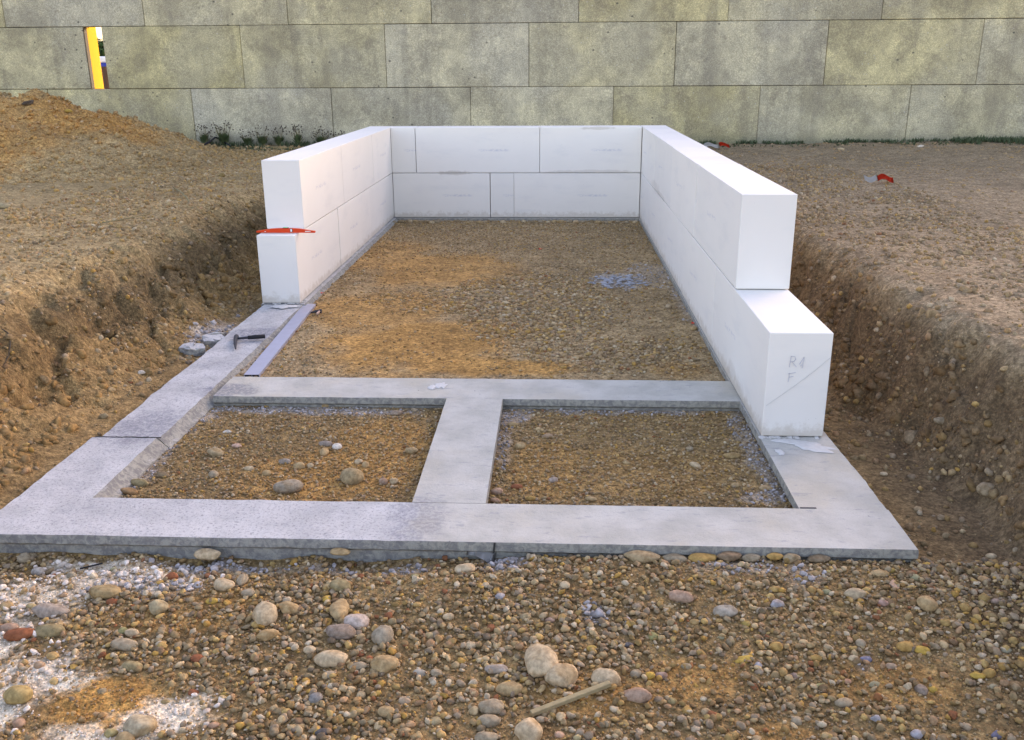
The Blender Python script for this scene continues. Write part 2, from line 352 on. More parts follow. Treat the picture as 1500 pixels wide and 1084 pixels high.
Z_ORANGE_HI = [(-3.9, 1.0, .9, .8, .9), (-5.3, -.4, 1.6, 1.1, .8), (-4.6, .2, 1.0, 1.0, .7), (-.8, -6.4, .5, 1.0, .15)]
def soil_col(x, y):
    z = ground(x, y, False)
    low = sm(.2, .0, z); n = fbm(x, y, 1.3, 4, 41.)[..., None]; n2 = fbm(x, y, 5., 4, 43.)[..., None]
    c = np.ones(np.shape(x)+(3,))*np.array([.215, .155, .085])
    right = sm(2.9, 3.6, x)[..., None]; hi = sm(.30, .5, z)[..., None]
    c = mix(c, np.array([.125, .096, .060]), sm(.05, .25, z)[..., None])           # darker cut of the banks
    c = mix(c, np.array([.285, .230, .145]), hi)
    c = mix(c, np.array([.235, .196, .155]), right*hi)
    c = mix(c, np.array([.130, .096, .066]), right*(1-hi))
    inner = ((x > 0) & (x < W) & (y > YC1))[..., None]
    c = mix(c, np.array([.290, .225, .150]), inner*1.)
    o = blobs(x, y, Z_ORANGE)*low; o = np.maximum(o, blobs(x, y, Z_ORANGE_HI)*(1-low))
    c = mix(c, np.array([.37, .215, .075]), o[..., None]*.85)
    b = blobs(x, y, Z_BLUE, 9, .9)*low; c = mix(c, np.array([.32, .33, .38]), (b*.65)[..., None])
    wv = blobs(x, y, Z_WHITE, 12, 1.15, 5.)*low; c = mix(c, np.array([.66, .64, .63]), np.clip(wv*.95, 0, 1)[..., None])
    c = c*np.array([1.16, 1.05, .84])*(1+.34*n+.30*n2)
    return np.clip(c, .02, .85)

# ------------------------------------------------------------------ ground sheet
def build_ground():
    def axis(segs):
        a = [segs[0][0]]
        for e, st in segs[1:]:
            k = max(1, int(round((e-a[-1])/st))); a += list(np.linspace(a[-1], e, k+1)[1:])
        return np.array(a)
    xs = axis([(-150, 0), (-40, 22), (-12, 4), (-7, .12), (-3, .06), (-1.7, .035), (4.3, .02), (6, .05), (10, .08), (16, .5), (40, 6), (150, 22)])
    ys = axis([(-60, 0), (-12, 6), (-9, .3), (-8.7, .05), (-7.45, .012), (-4, .021), (0, .03), (3.7, .05), (4.3, .1), (10, .5), (60, 5), (300, 40)])
    X, Y = np.meshgrid(xs, ys); Z = ground(X, Y); nx, ny = len(xs), len(ys)
    V = np.stack([X, Y, Z], -1).reshape(-1, 3)
    i = np.arange(nx-1)[None]+np.arange(ny-1)[:, None]*nx
    F = np.stack([i, i+1, i+1+nx, i+nx], -1).reshape(-1, 4)
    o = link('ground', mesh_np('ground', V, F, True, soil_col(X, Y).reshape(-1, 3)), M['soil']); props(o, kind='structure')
build_ground()

# ------------------------------------------------------------------ concrete wall of big panels behind
WY, WS, WT = 3.85, -.015, .18
ang = math.atan(WS)
def wall_pt(x): return WY+WS*x
def build_wall():
    root = empty('concrete_wall', (0, WY, .5)); props(root, 'tall weathered concrete wall of large rectangular panels closing the plot at the back', 'wall')
    rows = [(-.35, .455, None, 0), (.455, 1.352, 'b', 1), (1.352, 2.245, 'm', 2), (2.245, 3.14, 't', 3), (3.14, 4.03, 'b', 4), (4.03, 4.93, 'm', 5)]
    J = dict(b=[-12.6, -10.4, -8.2, -5.975, -3.719, -1.557, .561, 2.692, 4.836, 6.999, 9.15, 11.3, 13.5, 15.7, 17.9],
             m=[-11.7, -9.55, -7.40, -5.27, -2.871, -.698, 1.437, 3.573, 5.738, 7.902, 10.1, 12.2, 14.4, 16.6],
             t=[-12.9, -10.7, -8.6, -6.467, -4.311, -2.132, .008, 2.159, 4.301, 6.461, 8.62, 10.8, 12.9, 15.1, 17.3])
    J[None] = J['t']
    core = bmesh.new()
    for z0, z1, k, idx in rows:
        js = J[k]
        for a, b in zip(js, js[1:]):
            if idx == 2 and abs(a+5.27) < .01: a = -4.99           # the slot is left open here
            g = random.choice((.0015, .003, .0045))
            cx = (a+b)/2; bm = bmesh.new()
            bm_box(bm, (0, 0, 0), (b-a-2*g, WT, z1-z0-2*g), None, .006)
            me = bm_mesh('panel', bm); o = link('panel', me, M['panel'], root)
            yy = wall_pt(cx)+WT/2+random.uniform(-.004, .006)
            o.location = (cx, yy-WY, (z0+z1)/2-.5); o.rotation_euler = (random.uniform(-.002, .002), 0, ang)
        if idx == 2: segs = [(js[0], -5.28), (-4.98, js[-1])]
        else: segs = [(js[0], js[-1])]
        for a, b in segs: bm_box(core, ((a+b)/2, wall_pt((a+b)/2)-WY+WT/2+.01, (z0+z1)/2-.5), (b-a, .10, z1-z0-.0005), Euler((0, 0, ang)))
    jb = bmesh.new(); bm_box(jb, (-5.2635, .125, 1.2985), (.004, .088, .885)); link('jamb_shade_strip', bm_mesh('jamb_shade_strip', jb), M['core'], root)  # added dark strip standing in for the shade on the slot's front jamb
    link('joint_filler', bm_mesh('joint_filler', core), M['core'], root)
build_wall()

# ------------------------------------------------------------------ white block walls
BOX = {}
def block(parent, x0, x1, y0, y1, z0, z1, bev=.004):
    g = .0028
    bm = bmesh.new(); bm_box(bm, (0, 0, 0), (x1-x0-2*g, y1-y0-2*g, z1-z0-2*g), None, bev, 2)
    o = link('block', bm_mesh('block', bm), M['block'], parent)
    o.location = ((x0+x1)/2+random.uniform(-.0022, .0022), (y0+y1)/2+random.uniform(-.001, .001), (z0+z1)/2)
    return o
def build_blocks():
    root = empty('white_block_wall'); props(root, 'U shaped wall of big white aerated concrete blocks, two courses high on the grey footing', 'wall')
    # left arm: lower and upper course
    for a, b in [(YL2, -2.72), (-2.72, -1.34), (-1.34, .285)]: block(root, -T, 0, a, b, .002, .5)
    for a, b in [(YL1, -2.45), (-2.45, -1.07), (-1.07, .285)]: block(root, -T, -.001, a, b, .5, 1.0)
    # back
    for a, b in [(0, 1.104), (1.104, 1.374), (1.374, W)]: block(root, a, b, .001, .285, .002, .5)
    for a, b in [(0, .276), (.276, 1.665), (1.665, W)]: block(root, a, b, 0., .284, .5, 1.0)
    # right arm
    last = None
    for a, b in [(YR2, -5.055), (-5.055, -3.68), (-3.68, -2.30), (-2.30, -.92), (-.92, .285)]:
        o = block(root, W, W+T, a, b, .002, .5); last = last or o
    for a, b in [(YR1, -4.23), (-4.23, -4.10), (-4.10, -2.73), (-2.73, -1.36), (-1.36, .285)]: block(root, W, W+T+.001, a, b, .5, 1.0)
    # pencil marks R1 / F and a scribed diagonal on the front face of the lower block
    fy = YR2-.0022
    def stroke(bm, P, wd):
        for (x0, z0), (x1, z1) in zip(P, P[1:]):
            d = Vector((x1-x0, 0, z1-z0)); L = d.length; an = math.atan2(z1-z0, x1-x0)
            bm_box(bm, ((x0+x1)/2, 0, (z0+z1)/2), (L+wd*.6, .0012, wd), Euler((0, -an, 0)))
    bm = bmesh.new(); q = .0028
    stroke(bm, [(.100, .340), (.104, .391)], q); stroke(bm, [(.104, .391), (.121, .388), (.125, .376), (.118, .366), (.103, .364)], q); stroke(bm, [(.110, .364), (.131, .341)], q)
    stroke(bm, [(.144, .354), (.161, .386), (.157, .336)], q); stroke(bm, [(.150, .345), (.153, .352)], q)
    stroke(bm, [(.101, .270), (.104, .312)], q); stroke(bm, [(.098, .308), (.130, .314)], q); stroke(bm, [(.102, .292), (.122, .296)], q)
    m = link('pencil_lettering', bm_mesh('pencil_lettering', bm), PENCIL, last)
    m.location = Vector((W, fy, 0))-last.location
    bm = bmesh.new(); stroke(bm, [(.012, .155), (.10, .225), (.20, .31), (.277, .385)], .0016)
    m = link('scribed_line', bm_mesh('scribed_line', bm), plain('faint_pencil', (.60, .59, .57), .9), last); m.location = Vector((W, fy, 0))-last.location
    # dabs of bedding mortar squeezed out under the lowest course
    bm = bmesh.new()
    for k in range(70):
        s_ = random.random()
        if s_ < .3: c = (W+random.uniform(0, T), YR2-random.uniform(0, .006), .002)
        elif s_ < .5: c = (-T+random.uniform(0, T), YL2-random.uniform(0, .006), .002)
        else: c = (random.uniform(-.002, .012), random.uniform(YL2, -.2), .003)
        bm_box(bm, c, (random.uniform(.01, .05), random.uniform(.006, .02), random.uniform(.002, .006)), Euler((0, 0, random.random()*3)))
    link('bedding_mortar', bm_mesh('bedding_mortar', bm), M['mortar'], root)
build_blocks()

# ------------------------------------------------------------------ concrete footing
ZS = [-.007, -.034, -.046, -.22]
PRO = dict(lip=[.002, .003, -.010, -.014], slope=[.008, .034, .050, .055], butt=[0, 0, 0, 0], flush=[0, 0, 0, 0], rag=[.003, .006, .012, .01])
def beam(parent, x0, x1, y0, y1, mat, sides, rough=.003, dz=0., name='footing_beam', skew=None):
    # sides: (x-, x+, y-, y+) profile names
    st = .02; nx = max(2, int((x1-x0)/st)+1); ny = max(2, int((y1-y0)/st)+1)
    def ins(s, sg): return {'butt': .0012, 'flush': .0002}.get(s, 0)*sg
    xs = np.linspace(x0+ins(sides[0], 1), x1-ins(sides[1], 1), nx); ys = np.linspace(y0+ins(sides[2], 1), y1-ins(sides[3], 1), ny)
    X, Y = np.meshgrid(xs, ys)
    if skew: X = X+skew(X, Y)
    amp = [.0000 if s == 'flush' else .0005 if s == 'butt' else (.009 if s in ('slope', 'rag') else rough*.7) for s in sides]
    n = fbm(X, Y, 14, 4, 50.); n2 = fbm(X, Y, 14, 4, 57.)
    X[:, 0] += amp[0]*n[:, 0]; X[:, -1] += amp[1]*n[:, -1]*(sm(YFI, YFI+.03, Y[:, -1])*2.5 if sides[1] == 'corner' else 1); Y[0] += amp[2]*n2[0]; Y[-1] += amp[3]*n2[-1]
    Z = dz+mix(.004, .0018, sm(1.0, 1.6, X))*fbm(X, Y, 6, 5, 61.)
    V = [np.stack([X, Y, Z], -1).reshape(-1, 3)]; i = np.arange(nx-1)[None]+np.arange(ny-1)[:, None]*nx
    F = [np.stack([i, i+1, i+1+nx, i+nx], -1).reshape(-1, 4)]
    loop = [(j, 0) for j in range(nx)]+[(nx-1, j) for j in range(1, ny)]+[(j, ny-1) for j in range(nx-2, -1, -1)]+[(0, j) for j in range(ny-2, 0, -1)]
    idx = np.array([b*nx+a for a, b in loop]); base = V[0][idx]; prev = idx; tot = nx*ny
    sx0 = np.array([a == 0 for a, b in loop]); sx1 = np.array([a == nx-1 for a, b in loop]); sy0 = np.array([b == 0 for a, b in loop]); sy1 = np.array([b == ny-1 for a, b in loop])
    for k, z in enumerate(ZS):
        q = base.copy(); jig = rough*1.2*fbm(q[:, 0]*1+k*.3, q[:, 1], 18, 3, 70.+k)
        px1 = np.where(base[:, 1] < YFI, 0., PRO['slope'][k]) if sides[1] == 'corner' else PRO[sides[1]][k]
        q[:, 0] += np.where(sx0, -PRO[sides[0]][k], 0)+np.where(sx1, px1, 0)+jig*(np.where(sx0 & (sides[0] not in ('butt', 'flush')), 1, 0)+np.where(sx1 & (sides[1] not in ('butt', 'flush')), np.where(base[:, 1] < YFI, 0, 1) if sides[1] == 'corner' else 1, 0))
        q[:, 1] += np.where(sy0, -PRO[sides[2]][k], 0)+np.where(sy1, PRO[sides[3]][k], 0)+jig*(np.where(sy0 & (sides[2] not in ('butt', 'flush')), 1, 0)+np.where(sy1 & (sides[3] not in ('butt', 'flush')), 1, 0))
        q[:, 2] = z+dz+(jig*.8 if k in (1, 2) else 0)
        V.append(q); cur = tot+np.arange(len(loop)); tot += len(loop)
        F.append(np.stack([prev, cur, np.roll(cur, -1), np.roll(prev, -1)], -1)); prev = cur
    me = mesh_np(name, np.concatenate(V), np.concatenate(F), True); me.set_sharp_from_angle(angle=math.radians(32))
    return link(name, me, mat, parent)
def build_footing():
    root = empty('concrete_footing'); props(root, 'flat grey concrete strip footing forming a frame with two open cells in front', 'footing')
    jut = lambda X, Y: .012*fbm(X*0, Y, 3.5, 4, 80.)*(X < -.1)*1.3+(X < -.1)*(.0)
    r = s = M['rough']
    props(beam(root, .004, 1.33, YF, YFI, r, ('flush', 'flush', 'lip', 'lip'), .004), 'rough bluish front strip on the left')
    props(beam(root, 1.33, 3.124, YF, YFI, s, ('flush', 'lip', 'lip', 'lip'), .002), 'smooth pale front strip on the right')
    props(beam(root, -.300, .004, YF, -6.60, r, ('rag', 'corner', 'lip', 'butt'), .004), 'raised rough corner pad')
    beam(root, -.268, .012, -6.596, -4.06, r, ('rag', 'slope', 'butt', 'butt'), .004, -.006, skew=jut)
    beam(root, -.29, .026, -4.06, -.03, r, ('rag', 'slope', 'butt', 'butt'), .002, -.002)
    beam(root, .062, W+.005, YC2, YC1, s, ('butt', 'butt', 'lip', 'lip'), .002)
    beam(root, XD1, XD2, YFI, YC2, s, ('lip', 'lip', 'butt', 'butt'), .002, .001)
    beam(root, 2.787, 3.118, YFI, -.03, s, ('lip', 'rag', 'flush', 'butt'), .002, 0., skew=lambda X, Y: -.02*(X > 3)*sm(-7, -6.4, Y))
    beam(root, -.29, 3.10, -.03, .30, s, ('lip', 'lip', 'lip', 'lip'), .002, -.002)
    # smears of white bedding mortar
    def smear(name, cx, cy, rx, ry, seed, rot=0., mat=M['mortar']):
        bm = bmesh.new(); n = 36; ctr = bm.verts.new((0, 0, .004)); rings = []
        for f, z in ((.5, .004), (.85, .0032), (1, .0005)):
            ring = []
            for k in range(n):
                a = k*2*math.pi/n; q = 1+.55*float(perlin(math.cos(a)*2.2+seed, math.sin(a)*2.2, seed))+.3*float(perlin(math.cos(a)*6+seed, math.sin(a)*6, seed))
                x, y = math.cos(a)*rx*f*q, math.sin(a)*ry*f*q
                ring.append(bm.verts.new((x*math.cos(rot)-y*math.sin(rot), x*math.sin(rot)+y*math.cos(rot), z)))
            rings.append(ring)
        for k in range(n):
            bm.faces.new((ctr, rings[0][k], rings[0][(k+1) % n]))
            for A, B in zip(rings, rings[1:]): bm.faces.new((A[k], B[k], B[(k+1) % n], A[(k+1) % n]))
        o = link(name, bm_mesh(name, bm, True), mat, root); o.location = (cx, cy, .0015)
    smear('mortar_smear', 2.975, -6.60, .10, .045, 3.3, -.5); smear('mortar_smear', 2.90, -6.55, .07, .02, 5.1); smear('mortar_smear', 2.84, -6.68, .018, .03, 8.2)
    smear('mortar_smear', -.10, -4.14, .09, .05, 7.7); smear('mortar_smear', 1.235, -5.83, .035, .05, 2.2); smear('mortar_smear', 1.19, -5.86, .02, .04, 4.9)
    bm = bmesh.new(); px_ = -.285
    while px_ < .0:
        nx_ = px_+random.uniform(.012, .03); yy_ = -6.598+random.uniform(-.003, .003); bm_box(bm, ((px_+nx_)/2, yy_, .0008), (nx_-px_+.003, random.uniform(.003, .008), .004), Euler((0, 0, random.uniform(-.25, .25)))); px_ = nx_
    link('crack', bm_mesh('crack', bm), M['core'], root)
    bm = bmesh.new(); bm_box(bm, (2.822, YFI+.004, .0012), (.062, .007, .002)); link('notch', bm_mesh('notch', bm), M['dark'], root)
    # the hole in the front strip's edge: vertical crack
    bm = bmesh.new(); bm_box(bm, (1.63, YF-.0045, -.02), (.007, .006, .042), Euler((0, .12, 0)))
    link('crack', bm_mesh('crack', bm), M['core'], root)
build_footing()

# ------------------------------------------------------------------ stones
def ico(sub):
    bm = bmesh.new(); bmesh.ops.create_icosphere(bm, subdivisions=sub, radius=1)
    V = np.array([v.co[:] for v in bm.verts]); F = np.array([[v.index for v in f.verts] for f in bm.faces]); bm.free(); return V, F
ICO = {k: ico(k) for k in (1, 2, 3)}
def stone_shape(sub, seed, ang=0., lump=0.):
    V, F = ICO[sub]; V = V.copy()
    if lump:
        V = V*(1+lump*perlin(V[:, 0]*1.7+seed, V[:, 1]*1.7-seed, V[:, 2]*1.7)+lump*.8*perlin(V[:, 0]*3.9-seed, V[:, 1]*3.9, V[:, 2]*3.9+seed))[:, None]
    d = 1+.23*perlin(V[:, 0]*.9+seed, V[:, 1]*.9, V[:, 2]*.9+seed*.3)+.06*perlin(V[:, 0]*2.1-seed, V[:, 1]*2.1, V[:, 2]*2.1)
    V = V*d[:, None]
    if ang:                                     # broken faces
        rs = np.random.RandomState(int(seed*10) % 9999)
        for _ in range(7):
            nrm = rs.normal(size=3); nrm /= np.linalg.norm(nrm); h = rs.uniform(.45, .8); q = V@nrm
            V = V-np.clip(q-h, 0, None)[:, None]*nrm[None]*ang
    return V, F
def rotmats(n, tilt=.35):
    a = R.uniform(0, 2*np.pi, n); b = R.normal(0, tilt, n); c = R.normal(0, tilt, n)
    ca, sa, cb, sb, cc, sc = np.cos(a), np.sin(a), np.cos(b), np.sin(b), np.cos(c), np.sin(c)
    Rz = np.zeros((n, 3, 3)); Rz[:, 0, 0] = ca; Rz[:, 0, 1] = -sa; Rz[:, 1, 0] = sa; Rz[:, 1, 1] = ca; Rz[:, 2, 2] = 1
    Rx = np.zeros((n, 3, 3)); Rx[:, 0, 0] = 1; Rx[:, 1, 1] = cb; Rx[:, 1, 2] = -sb; Rx[:, 2, 1] = sb; Rx[:, 2, 2] = cb
    Ry = np.zeros((n, 3, 3)); Ry[:, 1, 1] = 1; Ry[:, 0, 0] = cc; Ry[:, 0, 2] = sc; Ry[:, 2, 0] = -sc; Ry[:, 2, 2] = cc
    return Rz@Rx@Ry
PAL = np.array([(.37, .29, .17), (.31, .245, .15), (.42, .34, .22), (.30, .26, .19), (.37, .26, .12), (.25, .185, .115), (.47, .39, .27), (.34, .29, .23), (.44, .32, .14), (.28, .19, .10), (.34, .23, .15), (.26, .22, .18)])
def pebble_colours(x, y, z, warm=.0, dull=0.):
    n = len(x); c = PAL[R.randint(0, len(PAL), n)]*R.uniform(.50, 1.2, n)[:, None]
    hot = R.rand(n) < .035; c[hot] = np.array([.42, .27, .08])*R.uniform(.8, 1.2, hot.sum())[:, None]
    red = R.rand(n) < .012; c[red] = np.array([.22, .085, .045])
    pale = R.rand(n) < .05; c[pale] = np.array([.48, .44, .36])
    s = soil_col(x, y); low = sm(.25, .05, z)
    c = mix(c, s*1.15, (dull*R.uniform(.5, 1.2, n)).clip(0, 1)[:, None])
    b = blobs(x, y, Z_BLUE, 9, .9)*low; k = R.rand(n) < b; c[k] = np.array([.38, .39, .45])*R.uniform(.6, 1.2, k.sum())[:, None]
    wv = blobs(x, y, Z_WHITE, 7, 1.0, 5.)*low; k = (R.rand(n) < wv*.75)
    c[k] = mix(c[k], np.array([.74, .74, .78]), R.uniform(.45, 1., k.sum())[:, None])
    o = blobs(x, y, Z_ORANGE)*low; c = mix(c, np.array([.30, .18, .07]), (o*.45*R.rand(n))[:, None])
    return np.clip(c*np.array([1.08, .97, .83]), .02, .85)
def scatter(name, label, cat, x, y, size, sub=1, flat=(.45, .8), dull=.0, ang=.0, sink=.15, tilt=.3, lift=0., elong=(.6, 1.), lump=0.):
    n = len(x); z = ground(x, y); col = pebble_colours(x, y, z, dull=dull)
    RM = rotmats(n, tilt); sx = size; sy = size*R.uniform(*elong, n); sz = size*R.uniform(*flat, n)
    shapes = [stone_shape(sub, 3.7*k+sub, ang*(1 if k % 2 else .6), lump) for k in range(14)]; pick = R.randint(0, 14, n)
    VV, FF, CC = [], [], []; off = 0
    for k, (V, F) in enumerate(shapes):
        id_ = np.where(pick == k)[0]
        if not len(id_): continue
        L = V[None]*np.stack([sx[id_], sy[id_], sz[id_]], -1)[:, None, :]
        Wd = np.einsum('nij,nvj->nvi', RM[id_], L)+np.stack([x[id_], y[id_], z[id_]+sz[id_]*(.5-sink)+lift*R.rand(len(id_))], -1)[:, None, :]
        VV.append(Wd.reshape(-1, 3)); FF.append((F[None]+(np.arange(len(id_))*len(V))[:, None, None]+off).reshape(-1, 3))
        CC.append(np.repeat(col[id_], len(V), 0)); off += len(id_)*len(V)
    me = mesh_np(name, np.concatenate(VV), np.concatenate(FF), ang < .5, np.concatenate(CC))
    o = link(name, me, M['gravel']); props(o, label, cat, kind='stuff'); return o
def pts(n, x0, x1, y0, y1, f=None, m=.0):
    xs, ys = [], []; tot = 0
    while tot < n:
        k = n*2; x = R.uniform(x0, x1, k); y = R.uniform(y0, y1, k); ok = ~in_footing(x, y, m)
        # only what the camera can see, with a margin
        d = np.stack([x, y, ground(x, y, False)], -1)-CAM; zz = d@FWD; u = (d@RT)/zz*FPX; v = -(d@UP)/zz*FPX
        ok &= (zz > .5) & (np.abs(u) < 860) & (v < 640)
        if f is not None: ok &= R.rand(k) < f(x, y)
        xs.append(x[ok]); ys.append(y[ok]); tot += ok.sum()
    return np.concatenate(xs)[:n], np.concatenate(ys)[:n]
def sizes(n, a, b, p=2.): return a+(b-a)*R.rand(n)**p

BIG = []     # stones placed one by one from what the photograph shows
def stone(px, py, wp, hp, col, label, rot=0., ang=0., group=None, sink=.22, cat='stone', back=0.):
    P = hit(px, py+hp*.30); dist = np.dot(P-CAM, FWD); m = dist/FPX
    a = wp*m/2; vis = hp*m/2
    b = max(vis*1.05, a*.55) if hp <= wp*1.1 else vis*1.1; c = min(max(vis*.85, a*.38), vis*1.0)
    if hp > wp*1.1: a, b, c = a, vis*1.25, min(a, vis)*.75
    sub = 3 if max(a, b) > .028 else 2
    key = (sub, random.randint(0, 9), ang > 0)
    if key not in SH:
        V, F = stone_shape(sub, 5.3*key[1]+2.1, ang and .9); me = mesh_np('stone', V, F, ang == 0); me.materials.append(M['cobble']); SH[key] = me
    o = bpy.data.objects.new('stone', SH[key]); COL.objects.link(o)
    o.scale = (a, b, c); o.rotation_euler = (random.uniform(-.12, .12), random.uniform(-.12, .12)-math.radians(rot)*.6, math.radians(rot)*.5+random.choice((0, math.pi))+random.uniform(-.2, .2))
    o.location = (P[0], P[1]+b*.25+back, P[2]+c*(1-sink*2)); o.color = (col[0]*1.06, col[1]*.97, col[2]*.88, 1)
    if 803 < py < 818 and 'footing' in label:              # tucked against the front edge of the footing
        d = ray(px, py); t = (YF-.016-CAM[1])/d[1]; q = CAM+d*t; o.location = (q[0], q[1]-b*.35, q[2]-.002); o.rotation_euler = (0, 0, random.uniform(-.15, .15))
    props(o, label, cat, group); BIG.append((P[0], P[1], max(a, b))); return o
SH = {}
BE, TA, GR, OC, RD, BL, PK, YE, OL, DK, WH = (.47, .39, .27), (.38, .29, .165), (.31, .27, .20), (.38, .25, .09), (.26, .10, .05), (.31, .32, .36), (.36, .26, .20), (.46, .32, .08), (.27, .23, .13), (.12, .12, .13), (.58, .56, .52)
